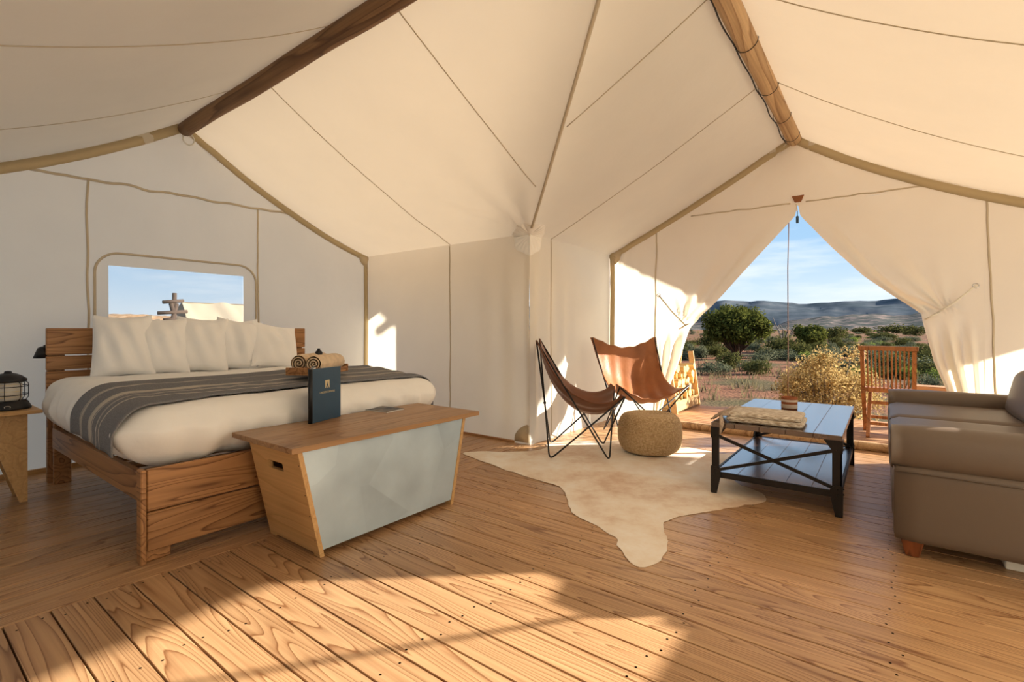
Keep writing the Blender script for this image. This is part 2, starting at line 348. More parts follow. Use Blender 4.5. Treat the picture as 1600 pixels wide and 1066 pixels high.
# ------------------------------------------------------------------ the tent: dimensions
XL, XC, XR = -4.9, -2.55, 1.2          # bed gable, inner wall, right wall
YB, YC, YD = -.25, 3.63, 5.25          # rear wall, bed side wall, door gable
RX, RY, RZ, EZ = -.67, 1.69, 2.86, 1.91   # ridges, ridge height, eave height
DROP = RZ-EZ
def prof(s, sag): return RZ-DROP*s-4*sag*s*(1-s)
def sagA(x): return lerp(.095, .035, sst(-4.6, -2.6, x))
def gable_bed(y):
    return prof((y-RY)/(YC-RY), .095) if y > RY else prof((RY-y)/(RY-YB), .105)
def gable_door(x):
    return prof((RX-x)/(RX-XC), .022) if x < RX else prof((x-RX)/(XR-RX), .095)

# floor
def chamfer_board(L_, w, h=.03, c=.003):
    m = MB(); cs = [(-w/2, -h), (w/2, -h), (w/2, -c), (w/2-c, 0), (-w/2+c, 0), (-w/2, -c)]
    vs = [(0, a, b) for a, b in cs]+[(L_, a, b) for a, b in cs]; n = 6
    return m.add(vs, [tuple(range(n))[::-1], tuple(range(n, 2*n))]+[(i, (i+1)%n, n+(i+1)%n, n+i) for i in range(n)])
def fixmesh(me):
    bm = bmesh.new(); bm.from_mesh(me); bmesh.ops.recalc_face_normals(bm, faces=bm.faces[:]); bm.to_mesh(me); bm.free(); return me
fl = tag(MB().box((XL-.1, YB-.1, -.10), (XC+.04, YC+.05, -.032)).box((XC+.04, YB-.1, -.10), (XR+.1, YD+.08, -.032)).box((XC-.06, YC+.05, -.10), (XC+.04, YD+.08, -.032)).build('floor', M['under']), kind='structure')
BW = .125; SEAMX = -2.47
bmesh_r = fixmesh(chamfer_board(XR-SEAMX+.05, BW-.0055, c=.0015).mesh('plank', M['fir']))
y = .295-5*BW+BW/2; 
while y < YD+.05:
    if y > YB-.05: link('plank', bmesh_r, fl, (SEAMX, y, 0))
    y += BW
bmesh_l = fixmesh(chamfer_board(YC-YB+.1, BW-.006, c=.0015).mesh('plank', M['fir']))
x = SEAMX-BW/2-.001
while x > XL-.07:
    link('plank', bmesh_l, fl, (x, YB-.05, 0), PI/2); x -= BW
# short boards along the inner wall between the floor fields
link('plank', fixmesh(chamfer_board(YD-YC+.02, .10, c=.0012).mesh('plank', M['fir'])), fl, (SEAMX-.0515, YC+.051, 0), PI/2)
sc_ = MB()
for yy in [.295-4*BW+BW*(k+.5) for k in range(44)]:
    for xx in (-2.42, -1.84, -1.22, -.6, .02, .64):
        for o in (-.035, .035): 
            if yy < YD: sc_.lathe([(.0045, .0004)], 6, (xx+random.uniform(-.03,.03), yy+o, 0))
tag(sc_.build('screw_heads', M['iron'], fl), kind='stuff')

# ---- canvas roof
def roof_panel(m, P, nu, nv, sag, fold=None):
    def fn(u, v):
        x, y, s = P(u, v)
        z = prof(s, sag(x, y))+.010*nz3(x*1.3, y*1.3, 3)*min(1, 6*s*(1-s)+.0)
        if fold: z += fold(x, y, s)
        return (x, y, z)
    m.grid(fn, nu, nv)
def foldA(x, y, s):                       # soft pulls running out of the inner corner
    dx, dy = x-XC, (YC-y); r = math.hypot(dx, dy); a = math.atan2(dy, -dx+1e-6)
    return .022*math.sin(a*11)*math.exp(-r/.9)*sst(.0, .25, r)*sst(1, .9, s)
rf = MB()
PA = lambda u, v: (lerp(XL, lerp(RX, XC, v), u), lerp(RY, YC, v), v)
PB = lambda u, v: (lerp(XL, lerp(RX, XR, v), u), lerp(RY, YB, v), v)
PC = lambda u, v: (lerp(RX, XC, v), lerp(lerp(RY, YC, v), YD, u), v)
PD = lambda u, v: (lerp(RX, XR, v), lerp(lerp(RY, YB, v), YD, u), v)
sags = {'A': lambda x, y: sagA(x), 'B': lambda x, y: .105, 'C': lambda x, y: lerp(.035, .022, sst(3.7, 5, y)), 'D': lambda x, y: .095+.01*sst(5, 2, y)}
roof_panel(rf, PA, 60, 36, sags['A'], foldA); roof_panel(rf, PB, 60, 30, sags['B']); roof_panel(rf, PC, 50, 30, sags['C']); roof_panel(rf, PD, 60, 30, sags['D'])
ceiling = tag(rf.build('ceiling', M['canvas']), kind='structure')
def roofz(panel, x, y):
    s = {'A': (y-RY)/(YC-RY), 'B': (RY-y)/(RY-YB), 'C': (RX-x)/(RX-XC), 'D': (x-RX)/(XR-RX)}[panel]
    z = prof(s, sags[panel](x, y))+.010*nz3(x*1.3, y*1.3, 3)*min(1, 6*s*(1-s))
    if panel == 'A': z += foldA(x, y, s)
    return z
def ribbon(pts, w, side, name, m, parent, up=None):
    """flat tape through pts, width along the vector 'side' (fixed) or computed"""
    mb = MB(); n = len(pts); vs = []
    for i, p in enumerate(pts):
        p = Vector(p); d = Vector(pts[min(i+1, n-1)])-Vector(pts[max(i-1, 0)])
        s = Vector(side) if side else d.cross(Vector(up)).normalized()
        vs += [p-s*w/2, p+s*w/2]
    mb.add(vs, [(2*i, 2*i+1, 2*i+3, 2*i+2) for i in range(n-1)], True)
    return solid(mb.build(name, m, parent), .003, 0)
def roof_seam(panel, pts, w=.007, off=.003):
    ribbon([(x, y, roofz(panel, x, y)-off) for x, y in pts], w, (1, 0, 0) if abs(pts[0][0]-pts[-1][0]) < .15 else (0, 1, 0), 'seam', M['seam'], ceiling)
def line(a, b, n): return [(lerp(a[0], b[0], i/n), lerp(a[1], b[1], i/n)) for i in range(n+1)]
roof_seam('A', line((-3.54, RY+.06), (-3.54, YC), 24)); roof_seam('A', line((-2.14, RY+.06), (-2.12, 3.1), 18))
roof_seam('B', line((-3.9, RY-.03), (-3.92, YB), 24)); roof_seam('B', line((-2.6, RY-.03), (-2.6, YB), 20)); roof_seam('B', line((-1.3, RY-.03), (-1.3, YB), 20))
roof_seam('C', line((RX-.05, 3.95), (XC, 3.98), 24)); roof_seam('C', line((RX-.05, 2.72), (-1.62, 2.72), 14))
roof_seam('D', line((RX+.05, 3.95), (XR, 4.36), 24)); roof_seam('D', line((RX+.05, 2.72), (XR, 2.86), 24))
vp = []
for i in range(31):
    s = lerp(.04, .96, i/30); x, y = lerp(RX, XC, s), lerp(RY, YC, s); vp.append((x, y, max(roofz('A', x-.01, y), roofz('C', x, y+.01))-.006))
ribbon(vp, .022, (.707, .707, 0), 'valley_seam', M['seam'], ceiling)

# ---- outer fly sheet above the roof; it runs on over the porch
fly = MB(); FY = 7.3; OV = 1.16; UP = .30
def flyz(s): return RZ+UP-DROP*s-4*.03*min(s, 1)*(1-min(s, 1))
fly.grid(lambda u, v: (lerp(XL-.35, max(XC-.32, lerp(RX, XC, v*1.5)), u), lerp(RY, YC, v*1.5), flyz(v*1.5)), 20, 14)  # bed-side eave drawn out wide, unseen, to keep sun off the wall
fly.grid(lambda u, v: (lerp(XL-.35, lerp(RX, XR, v*OV), u), lerp(RY, YB, v*OV), flyz(v*OV)), 20, 10)
fly.grid(lambda u, v: (lerp(RX, XC, v*OV), lerp(lerp(RY, YC, v*OV), FY, u), flyz(v*OV)), 20, 10)
fly.grid(lambda u, v: (lerp(RX, XR, v*OV), lerp(lerp(RY, YB, v*OV), FY, u), flyz(v*OV)), 20, 10)
fly.grid(lambda u, v: (lerp(XR+.29, 2.45, v), lerp(YD+.05, FY, u), lerp(flyz(OV)-.004, 1.62, v)), 14, 6)  # unseen porch wing, added to shade the right door flap
tag(fly.build('roof_fly', M['canvas_fly']), kind='structure')

# ---- canvas walls
def w_bed(y, z):
    a = math.atan2(y-RY, RZ-z+.05); r = math.hypot(y-RY, RZ-z)
    d = .014*nz3(y*1.4, z*1.2, 1)+.012*math.sin(a*26)*math.exp(-r/.6)*sst(0, .15, r)
    return Vector((XL+.0+d*sst(0, .1, z), y, z))
WY0, WY1, WZ0, WZ1 = 1.171, 2.199, .96, 1.553
def wall_grid(fn, top, us, zb, zmid, skip):
    """columns at us; rows 0..zmid[0]..zmid[1]..top"""
    m = MB(); rows = 10
    def zr(u):
        t = top(u); z = []
        lv = [zb]+list(zmid)+[t] if zmid else [zb, t]
        for a, b in zip(lv, lv[1:]): z += [lerp(a, b, k/rows) for k in range(rows)]
        return z+[t]
    cols = [[fn(u, z) for z in zr(u)] for u in us]; nr = len(cols[0])
    vs = [p for c in cols for p in c]; fs = []
    for i in range(len(us)-1):
        for j in range(nr-1):
            if skip and skip((us[i]+us[i+1])/2, j//rows): continue
            fs.append((i*nr+j, (i+1)*nr+j, (i+1)*nr+j+1, i*nr+j+1))
    m.add(vs, fs, True); return m
def steps(*marks, d=.05):
    r = []
    for a, b in zip(marks, marks[1:]):
        n = max(1, round((b-a)/d)); r += [lerp(a, b, k/n) for k in range(n)]
    return r+[marks[-1]]
wl = tag(wall_grid(w_bed, lambda q: gable_bed(q)+.03, steps(YB, WY0, WY1, YC), 0, (WZ0, WZ1), lambda u, b: WY0 < u < WY1 and b == 1).build('wall_left', M['canvas']), kind='structure')
def w_side(x, z):                     # bed side wall, folds towards the inner corner
    e = x-XC; c = sst(0, -.06, e)
    d = .012*nz3(x*1.5, z*1.3, 5)+c*.045*math.sin(-e*22+.5*math.sin(z*2))*math.exp(e/.30)*sst(1.9, 1.2, z)*.9
    return Vector((x, YC+d*sst(0, .15, z)*sst(1.92, 1.7, z), z))
wb = tag(wall_grid(w_side, lambda u: EZ, steps(XL, -3.2, XC, d=.03), 0, None, None).build('wall_back', M['canvas']), kind='structure')
wall_in_rows = None
def w_inner(y, z):
    e = y-YC; c = sst(0, .05, e)
    d = .012*nz3(y*1.7, z*1.3, 9)+c*.034*math.sin(e*24+.8*math.sin(z*1.5))*math.exp(-e/.35)*sst(1.9, 1.3, z)+.010*math.sin((y-4.0)*30+z)*math.exp(-((y-4.12)/.12)**2)*sst(1.8, .9, z)
    return Vector((XC+d*sst(0, .12, z)*sst(1.92, 1.75, z)*sst(YD, YD-.1, y), y, z))
wi = tag(wall_grid(w_inner, lambda u: EZ, steps(YC, 4.3, YD, d=.025), 0, None, None).build('wall_inner', M['canvas']), kind='structure')
RWY0, RWY1, RWZ0, RWZ1 = 2.72, 3.86, .78, 1.435
def w_right(y, z): return Vector((XR+.010*nz3(y*1.4, z, 21)*sst(0, .1, z), y, z))
wr = tag(wall_grid(w_right, lambda u: EZ, steps(YB, RWY0, RWY1, YD, d=.12), 0, (RWZ0, RWZ1), lambda u, b: RWY0 < u < RWY1 and b == 1).build('wall_right', M['canvas']), kind='structure')
tag(wall_grid(lambda x, z: Vector((x, YB+.01*nz3(x, z, 31), z)), lambda u: EZ, steps(XL, XR, d=.15), 0, None, None).build('wall_rear', M['canvas']), kind='structure')

# door gable: fixed panels and the triangle over the opening; the flaps are the door
DX0, DX1, DZ = -2.0, .62, 2.2
def w_door(x, z):
    r = math.hypot(x-RX, RZ-z); a = math.atan2(x-RX, RZ-z+.05)
    d = .012*nz3(x*1.5, z*1.5, 13)+.014*math.sin(a*24)*math.exp(-r/.6)*sst(0, .15, r)
    c = math.hypot(x-XC, z-1.9); d += .018*math.sin(math.atan2(x-XC, 1.95-z)*17)*math.exp(-c/.7)*sst(0, .3, c)*(1 if x < DX0 else 0)*sst(DX0, DX0-.12, x)
    return Vector((x, YD+d*sst(0, .1, z), z))
def dtop(x): return min(DZ, gable_door(x))
wd = wall_grid(w_door, lambda q: gable_door(q)+.03, steps(XC, DX0, d=.03), 0, None, None)
t2 = wall_grid(w_door, lambda q: gable_door(q)+.03, steps(DX1, XR, d=.04), 0, None, None); wd.add(t2.v, t2.f, True)
def gtri(u, v):
    x = lerp(DX0, DX1, u); return w_door(x, lerp(dtop(x), gable_door(x)+.03, v))
wd.grid(gtri, 60, 14)
wd = tag(wd.build('wall_door', M['canvas']), kind='structure')
EL = [(.0, -1.96), (.173, -1.926), (.387, -1.855), (.737, -1.718), (.95, -1.655), (1.063, -1.618), (1.196, -1.487), (1.399, -1.30), (1.787, -.948), (2.1, -.665), (2.2, -.645)]
ER = [(.0, .50), (.3, .455), (.582, .385), (.785, .315), (.992, .272), (1.10, .25), (1.176, .240), (1.309, .077), (1.506, -.142), (1.779, -.375), (2.1, -.622), (2.2, -.64)]
door = bpy.data.objects.new('door_1', None); C.objects.link(door); door.location = (0, YD, 0); door['kind'] = 'structure'
def flap(x0, edge, tie, sgn):
    tx, tz = tie
    def fn(w, v):
        xt = lerp(x0, -.643, w); z = lerp(dtop(xt), .012, v)
        xe = interp(edge, z); x = lerp(x0, xe, w)
        a = math.atan2(z-tz, (x-tx)*sgn)
        r = math.hypot(x-tx, z-tz)
        if z > tz:
            f = .042*math.sin(a*11+1)*sst(.15, .75, w)*math.exp(-r/1.1)*sst(0, .12, r)
            f += -.045*math.sin(PI*min(1, max(0, (w-.84)/.16)))*sst(2.15, 1.7, z)
            f += -.03*sst(.5, .95, w)*sst(2.2, 1.6, z)
        else:
            f = -.05*math.sin(w*17+2*sgn)*sst(0, .35, tz-z)*sst(.05, .35, w)-.03*sst(.3, .9, w)
            f -= .03*math.exp(-((w-.75)/.2)**2)*sst(.0, .25, tz-z)
        f += .010*nz3(x*2, z*2, 17)
        return (x, f*sst(DZ+.02, DZ-.1, z), z)
    m = MB(); m.grid(fn, 56, 70); o = m.build('door_flap', M['canvas'], door); return o
fL = flap(DX0, EL, (-1.70, 1.11), 1); fR = flap(DX1, ER, (.40, 1.178), -1)

for a, b in (((-1.66, -.05, 1.085), (-1.955, -.03, 1.414)), ((.30, -.06, 1.15), (.566, -.03, 1.385))):
    mid = tuple((p+q)/2-(.015 if i == 2 else 0) for i, (p, q) in enumerate(zip(a, b)))
    MB().tube([a, mid, b], .008, 6).build('tie_cord', M['cord'], door)
    MB().tube([(b[0]+.018*math.cos(t), b[1]-.004, b[2]+.018*math.sin(t)) for t in [2*PI*k/12 for k in range(12)]], .005, 5, closed=True).build('grommet', M['chrome'], door)
    loop = [(a[0]+.035*math.cos(t), a[1]+.05*math.sin(t)+.02, a[2]+.02*math.cos(t)) for t in [2*PI*k/14 for k in range(14)]]
    MB().tube(loop, .007, 5, closed=True).build('tie_loop', M['cord'], door)
MB().prism([(-.69, 2.285), (-.59, 2.285), (-.615, 2.225), (-.665, 2.225)], 'y', -.022, -.008).build('leather_patch', M['leather'], door)
zp = MB().box((-.655, -.03, 2.03), (-.633, -.012, 2.095), .004); zp.tube([(-.644, -.02, 2.09), (-.644, -.02, 2.15)], .004, 6); zp.build('zip_pull', M['navy'], door)
MB().tube([(-.652, -.02, 2.21), (-.644, -.025, 2.14)], .006, 6).build('zip_tape', M['cord'], door)

# gable bands, seams on the walls
def wall_line(fn, pts, w, m, parent, name, inward, off=.006, side=None):
    inward = Vector(inward); n = len(pts)
    P = [fn(*p)+inward*off for p in pts]
    mb = MB(); vs = []
    for i, p in enumerate(P):
        d = (P[min(i+1, n-1)]-P[max(i-1, 0)]).normalized(); s = d.cross(inward).normalized()
        ww = w*(1+.05*nz3(i*.7, 3)); vs += [p-s*ww/2, p+s*ww/2]
    mb.add(vs, [(2*i, 2*i+1, 2*i+3, 2*i+2) for i in range(n-1)], True)
    return solid(mb.build(name, m, parent), .004, 0)
def zigzag(f, a, b, n, off): return [(lerp(a, b, i/n), f(lerp(a, b, i/n))-off) for i in range(n+1)]
tr1 = wall_line(w_bed, zigzag(gable_bed, RY+.02, YC, 40, .04), .062, M['band'], None, 'trim_1', (1, 0, 0)); tag(tr1, kind='structure')
tr2 = wall_line(w_bed, zigzag(gable_bed, RY-.02, YB, 40, .045), .075, M['band'], None, 'trim_2', (1, 0, 0)); tag(tr2, kind='structure')
tr3 = wall_line(w_door, zigzag(gable_door, RX-.02, XC, 40, .04), .062, M['band'], None, 'trim_3', (0, -1, 0)); tag(tr3, kind='structure')
tr4 = wall_line(w_door, zigzag(gable_door, RX+.02, XR, 40, .045), .07, M['band'], None, 'trim_4', (0, -1, 0)); tag(tr4, kind='structure')
tr5 = wall_line(w_bed, [(YC-.035, lerp(0, EZ-.01, i/20)) for i in range(21)], .055, M['band'], None, 'trim_5', (1, 0, 0)); tag(tr5, kind='structure')
tr6 = wall_line(w_door, [(XC+.035, lerp(0, EZ+.02, i/20)) for i in range(21)], .055, M['band'], None, 'trim_6', (0, -1, 0), .008); tag(tr6, kind='structure')
def seamw(fn, a, b, par, inw, n=24, w=.016, wob=.01):
    wall_line(fn, [(lerp(a[0], b[0], i/n)+wob*nz3(i*.35, a[0]*7), lerp(a[1], b[1], i/n)+wob*nz3(i*.3, a[1]*5, 4)) for i in range(n+1)], w, M['seam'], par, 'seam', inw, .004)
seamw(w_bed, (.72, 2.20), (2.66, 2.235), wl, (1, 0, 0), 40, .02, .02)
seamw(w_bed, (1.045, 0), (1.045, 2.20), wl, (1, 0, 0)); seamw(w_bed, (2.335, 0), (2.335, 2.22), wl, (1, 0, 0))
seamw(w_side, (-3.545, 0), (-3.545, 1.9), wb, (0, -1, 0), w=.012)
seamw(w_inner, (3.98, 0), (3.98, 1.9), wi, (1, 0, 0), w=.010, wob=.004)
seamw(w_door, (-2.02, 0), (-1.99, 2.10), wd, (0, -1, 0), w=.014)
seamw(w_door, (.70, 0), (.63, 2.06), wd, (0, -1, 0), w=.014)
seamw(w_door, (-1.62, 2.235), (-.70, 2.225), wd, (0, -1, 0), w=.012); seamw(w_door, (-.58, 2.225), (.26, 2.222), wd, (0, -1, 0), w=.012)
# window surround stitched round the bed window
def rrect(y0, y1, z0, z1, r, n=8):
    p = [(y0, z0)]
    for cx, cz, a0 in ((y0+r, z1-r, PI), (y1-r, z1-r, PI/2)):
        p += [(cx+r*math.cos(a0-k/n*PI/2), cz+r*math.sin(a0-k/n*PI/2)) for k in range(n+1)]
    return p+[(y1, z0)]
def dens(p, d=.05):
    r = []
    for a, b in zip(p, p[1:]):
        n = max(1, int(math.hypot(a[0]-b[0], a[1]-b[1])/d)); r += [(lerp(a[0], b[0], k/n), lerp(a[1], b[1], k/n)) for k in range(n)]
    return r+[p[-1]]
win1 = bpy.data.objects.new('window_1', None); C.objects.link(win1); win1['kind'] = 'structure'
wall_line(w_bed, dens(rrect(1.085, 2.315, .9, 1.655, .16)), .018, M['seam'], win1, 'window_hem', (1, 0, 0), .006)
def frame_mesh():
    m = MB(); a = dens(rrect(1.09, 2.31, .9, 1.65, .15)); b = []
    for (y_, z_) in a: b.append((max(WY0, min(WY1, y_)), max(.9, min(WZ1, z_))))
    vs = []
    for p, q in zip(a, b): vs += [w_bed(*p)+Vector((.004, 0, 0)), w_bed(*q)+Vector((.006, 0, 0))]
    return m.add(vs, [(2*i, 2*i+1, 2*i+3, 2*i+2) for i in range(len(a)-1)], True)
MBF = None
def film():
    m, nt, N, L = mat('window_film'); out = N('ShaderNodeOutputMaterial'); t = N('ShaderNodeBsdfTransparent'); t.inputs[0].default_value = (.78, .82, .86, 1)
    g = N('ShaderNodeBsdfPrincipled'); g.inputs['Base Color'].default_value = (.6, .68, .75, 1); setp(g, rough=.15, spec=.5)
    mx = N('ShaderNodeMixShader'); mx.inputs[0].default_value = .10; L(t.outputs[0], mx.inputs[1]); L(g.outputs[0], mx.inputs[2]); L(mx.outputs[0], out.inputs[0]); return m
M['film'] = film()
def filmfn(u, v):
    y_ = lerp(WY0, WY1, u); z_ = lerp(WZ0, WZ1, v); p = w_bed(y_, z_); e = min(u, 1-u, v, 1-v)
    return p+Vector((-.012+.012*math.sin(u*19+v*2)*sst(0, .15, e), 0, 0))
MB().grid(filmfn, 40, 16).build('window_pane', M['film'], win1)
win2 = bpy.data.objects.new('window_2', None); C.objects.link(win2); win2['kind'] = 'structure'
for a, b in (((RWY0-.04, RWZ0-.04), (RWY1+.04, RWZ0)), ((RWY0-.04, RWZ1), (RWY1+.04, RWZ1+.04)), ((RWY0-.04, RWZ0), (RWY0, RWZ1)), ((RWY1, RWZ0), (RWY1+.04, RWZ1))):
    MB().box((XR-.012, a[0], a[1]), (XR+.012, b[0], b[1])).build('window_surround', M['band'], win2)
MB().tube([(XR+.02, 2.95, RWZ1), (XR+.02, 3.25, 1.12), (XR+.02, 3.62, RWZ0-.03)], .012, 6).build('window_strap', M['cord'], win2)  # unseen strap, added for the thin slanted shadow in the sun patch

# inner-corner gather, canvas patches at the corners
def rosette():
    m = MB()
    def fn(u, v):
        a = u*2*PI; r = (.015+.165*v)*(1+.05*math.sin(a*7)*v)
        # wraps the corner: left of it on the bed side wall, right of it on the inner wall
        l = r*math.cos(a); dz = r*math.sin(a)
        ruff = .010+.010*abs(math.sin(a*11))*sst(.1, .5, v)*sst(1.05, .6, v)
        k = .7071
        if dz < 0:
            p = Vector((XC+min(l, 0)*1.0, YC+max(l, 0), EZ-.01+dz)); nrm = Vector((.6, -.6, 0)) if abs(l) < .04 else (Vector((0, -1, 0)) if l < 0 else Vector((1, 0, 0)))
        else:
            # leans into the roof
            s = 1-dz*.9/1.94
            if l < 0: x_, y_ = XC+l+dz*.35, YC-dz*.88; pn = 'A'
            else: x_, y_ = XC+dz*.88, YC+l-dz*.35; pn = 'C'
            za = roofz('A', min(x_, lerp(RX, XC, (y_-RY)/(YC-RY))), min(y_, YC)) if pn == 'A' else roofz('C', x_, max(y_, 1))
            p = Vector((x_, y_, za)); nrm = Vector((.25, -.25, -.9))
        return p+nrm*ruff
    m.grid(fn, 110, 8); return m
ro = rosette().build('gathered_corner', cloth('gathered_canvas', (.96, .93, .87)), ceiling)
def disc_patch(fn, c, r, a0, a1, inw, par, n=14):
    m = MB(); I = Vector(inw); vs = [fn(*c)+I*.009]
    for k in range(n+1):
        a = lerp(a0, a1, k/n); vs.append(fn(c[0]+r*math.cos(a), c[1]+r*math.sin(a))+I*.009)
    m.add(vs, [(0, k, k+1) for k in range(1, n+1)], True); solid(m.build('corner_patch', M['patch'], par), .003)
disc_patch(w_bed, (YC-.01, EZ-.01), .12, PI, 1.5*PI, (1, 0, 0), wl)
disc_patch(w_door, (XC+.02, EZ+.0), .125, -PI/2, .12*PI, (0, -1, 0), wd)
disc_patch(w_side, (XC-.005, .02), .16, PI/2, PI, (0, -1, 0), wb)
# base boards of the canvas walls, sill at the door
tag(MB().box((XL-.02, YB, 0), (XL+.018, YC, .035)).build('baseboard_left', M['plyz']), kind='structure')
tag(MB().box((XL+.02, YC-.012, 0), (XC-.17, YC+.02, .022)).build('baseboard_back', M['deck']), kind='structure')
sill = MB(); sill.tube([(x_, YD-.005, .03+.004*nz3(x_*3, 1)) for x_ in [lerp(-1.95, .60, k/24) for k in range(25)]], .042, 12); tag(sill.build('trim_7', M['poley']), kind='structure')

# ---- ridge poles
def pole(name, p, q, r, m, label, n=30):
    p = Vector(p); q = Vector(q); pts = []; rs = []
    for i in range(n+1):
        t = i/n; c = p.lerp(q, t); c += Vector((0, 0, .008*nz3(t*5, 1)))+Vector((.006*nz3(t*5, 7), .006*nz3(t*4, 9), 0)); pts.append(c-p); rs.append(r*(1+.07*nz3(t*9, 4)))
    o = MB().tube(pts, rs, 16).build(name, m, None, p); return tag(o, label, 'pole')
pole('ridge_pole', (XL+.05, RY, RZ-.075), (RX, RY, RZ-.065), .058, M['pole'], 'dark weathered round ridge pole above the bed wing')
p2 = pole('ridge_pole', (RX, RY-.1, RZ-.065), (RX, FY-.1, RZ-.03), .060, M['poley'], 'pale peeled round ridge pole leading to the open door')
cab = MB(); cab.tube([(RX-.062-.005*math.sin(k*.9)-.0, lerp(2.3, YD-.08, k/40), RZ-.085-.006*math.sin(k*.7)) for k in range(41)], .005, 6)
cable = tag(cab.build('power_cable', M['black']), 'thin black cable tied along the pale ridge pole', 'cable')
for yy in (3.25, 3.95, 4.55, 5.05):
    MB().tube([(RX+.066*math.cos(t), yy+.006*math.sin(t*2), RZ-.056+.066*math.sin(t)) for t in [2*PI*k/18 for k in range(18)]], .0025, 5, closed=True).build('cable_tie', M['black'], cable)
hk = MB().tube([(XL+.045, RY+.03+.045*math.cos(t), RZ-.15+.05*math.sin(t)) for t in [2*PI*k/16 for k in range(16)]], .006, 6, closed=True)
hk.build('pole_loop', M['cord'], wl)

# ------------------------------------------------------------------ bed
BX0, BX1, BY0, BY1 = -4.50, -2.62, .745, 2.60
bed = thing('bed_frame', 'wooden bed frame with slatted headboard and planked footboard', 'bed', ((BX0+BX1)/2, (BY0+BY1)/2, 0))
ox, oy = -bed.location.x, -bed.location.y
def bpart(a, b, name, m, ch=.004, par=bed): return MB().box((a[0]+ox, a[1]+oy, a[2]), (b[0]+ox, b[1]+oy, b[2]), ch).build(name, m, par)
for yy in (BY0+.01, BY1-.10): bpart((BX0-.075, yy, 0), (BX0-.035, yy+.09, 1.0), 'head_post', M['bedwood_x'])
hb = bpart((BX0-.035, BY0, .873), (BX0, BY1, 1.055), 'headboard_plank', M['bedwood'])
bpart((BX0-.035, BY0, .770), (BX0, BY1, .863), 'headboard_plank', M['bedwood']); bpart((BX0-.035, BY0, .58), (BX0, BY1, .760), 'headboard_plank', M['bedwood'])
for yy in (BY0+.03, BY1-.12): bpart((BX0+.005, yy, 0), (BX0+.045, yy+.09, .56), 'leg', M['bedwood_x'])
for y0_, y1_ in ((BY0+.02, BY0+.055), (BY1-.055, BY1-.02)): bpart((BX0+.05, y0_, .25), (BX1-.055, y1_, .385), 'side_rail', M['bedwood_x'])
bpart((BX1-.025, BY0+.02, .232), (BX1, BY1-.02, .42), 'footboard_plank', M['bedwood']); bpart((BX1-.025, BY0+.02, .052), (BX1, BY1-.02, .226), 'footboard_plank', M['bedwood'])
for yy in (BY0-.005, BY1-.015): bpart((BX1-.055, yy, 0), (BX1+.003, yy+.022, .42), 'leg', M['bedwood_x'])
for yy in (BY0+.02, BY1-.12): bpart((BX1-.052, yy, 0), (BX1-.027, yy+.10, .40), 'leg_brace', M['bedwood_x'])
for k in range(9): bpart((BX0+.06+k*.2, BY0+.056, .36), (BX0+.15+k*.2, BY1-.056, .378), 'slat', M['bedwood'])
# dark cone of the reading lamp behind the headboard
ln = thing('reading_lamp', 'small black cone reading lamp behind the headboard end', 'lamp', (BX0-.09, BY0+.035, .89))
MB().lathe([(.012, .06), (.03, .05), (.055, -.02), (.052, -.02), (.02, .04)], 20, (0, -.035, -.02)).build('lamp_shade', M['black'], ln)
MB().tube([(0, -.035, .04), (0, 0, .06), (0, .05, .03)], .006, 6).build('lamp_arm', M['black'], ln)

# duvet (the mattress with its bedding)
DC = Vector((-3.545, 1.672, .565)); DH = Vector((.915, .985, .168)); DR = .165
def dsh(p):
    q = p.copy(); w = DC+p
    top = sst(-.02, .12, p.z)
    q.z -= .045*sst(-3.5, -2.75, w.x)*top
    q.z += .012*nz3(w.x*2.2, w.y*2.2, 2)*top
    low = sst(.05, -.15, p.z)
    if p.z < .0:
        k = sst(.0, -.16, p.z)
        q.x -= math.copysign(.03*k, p.x)*(1 if abs(p.x) > .7 else 0); q.y -= math.copysign(.035*k, p.y)*(1 if abs(p.y) > .75 else 0)
        q.z -= .035*k*(.5+.9*nz3(w.x*4, w.y*4, 6))
    ed = sst(.75, .97, abs(p.y)/DH.y)+sst(.75, .97, abs(p.x)/DH.x)
    cr = .016*math.sin(w.x*31+2*nz3(w.x*5, w.z*3))*min(1, ed)*sst(.14, .0, p.z) if abs(p.y) > .8*DH.y else .017*math.sin(w.y*33+2*nz3(w.y*5, w.z*3))*min(1, ed)*sst(.14, 0, p.z)
    nrm = Vector((p.x/DH.x**2 if abs(p.x) > .7 else 0, p.y/DH.y**2 if abs(p.y) > .8 else 0, 0))
    if nrm.length > 0: q += nrm.normalized()*cr
    q += Vector((nz3(w.x*7, w.y*7, w.z*7), nz3(w.x*7, w.y*7, w.z*7+9), nz3(w.x*6, w.y*6, 20)*.6))*.010
    return q
MB_d = rounded(DH, DR, 64, dsh)
tag(MB_d.build('duvet', M['linen'], None, DC), 'puffy white duvet covering the wooden bed', 'duvet')
def bed_arc(t, x, off):                # path over the bed across its width, t in metres from the left hang
    zt = DC.z+DH.z+off; yl = DC.y-DH.y-off; yr = DC.y+DH.y+off; R = DR+off
    side = .07; arc = R*PI/2; flat = (yr-yl)-2*R
    d = .045*sst(-3.5, -2.75, x)
    if t < side: return yl, zt-R-(side-t), d*.4
    t -= side
    if t < arc: a = t/R; return yl+R-R*math.cos(a), zt-R+R*math.sin(a), d*lerp(.4, 1, t/arc)
    t -= arc
    if t < flat: return yl+R+t, zt, d
    t -= flat
    if t < arc: a = t/R; return yr-R+R*math.sin(a), zt-R+R*math.cos(a), d*lerp(1, .4, t/arc)
    t -= arc; return yr, zt-R-t, d*.4
TOT = .07+2*(DR+.016)*PI/2+2*(DH.y+.016)-2*(DR+.016)+.20
BLC = Vector((-3.1, 1.672, 0))
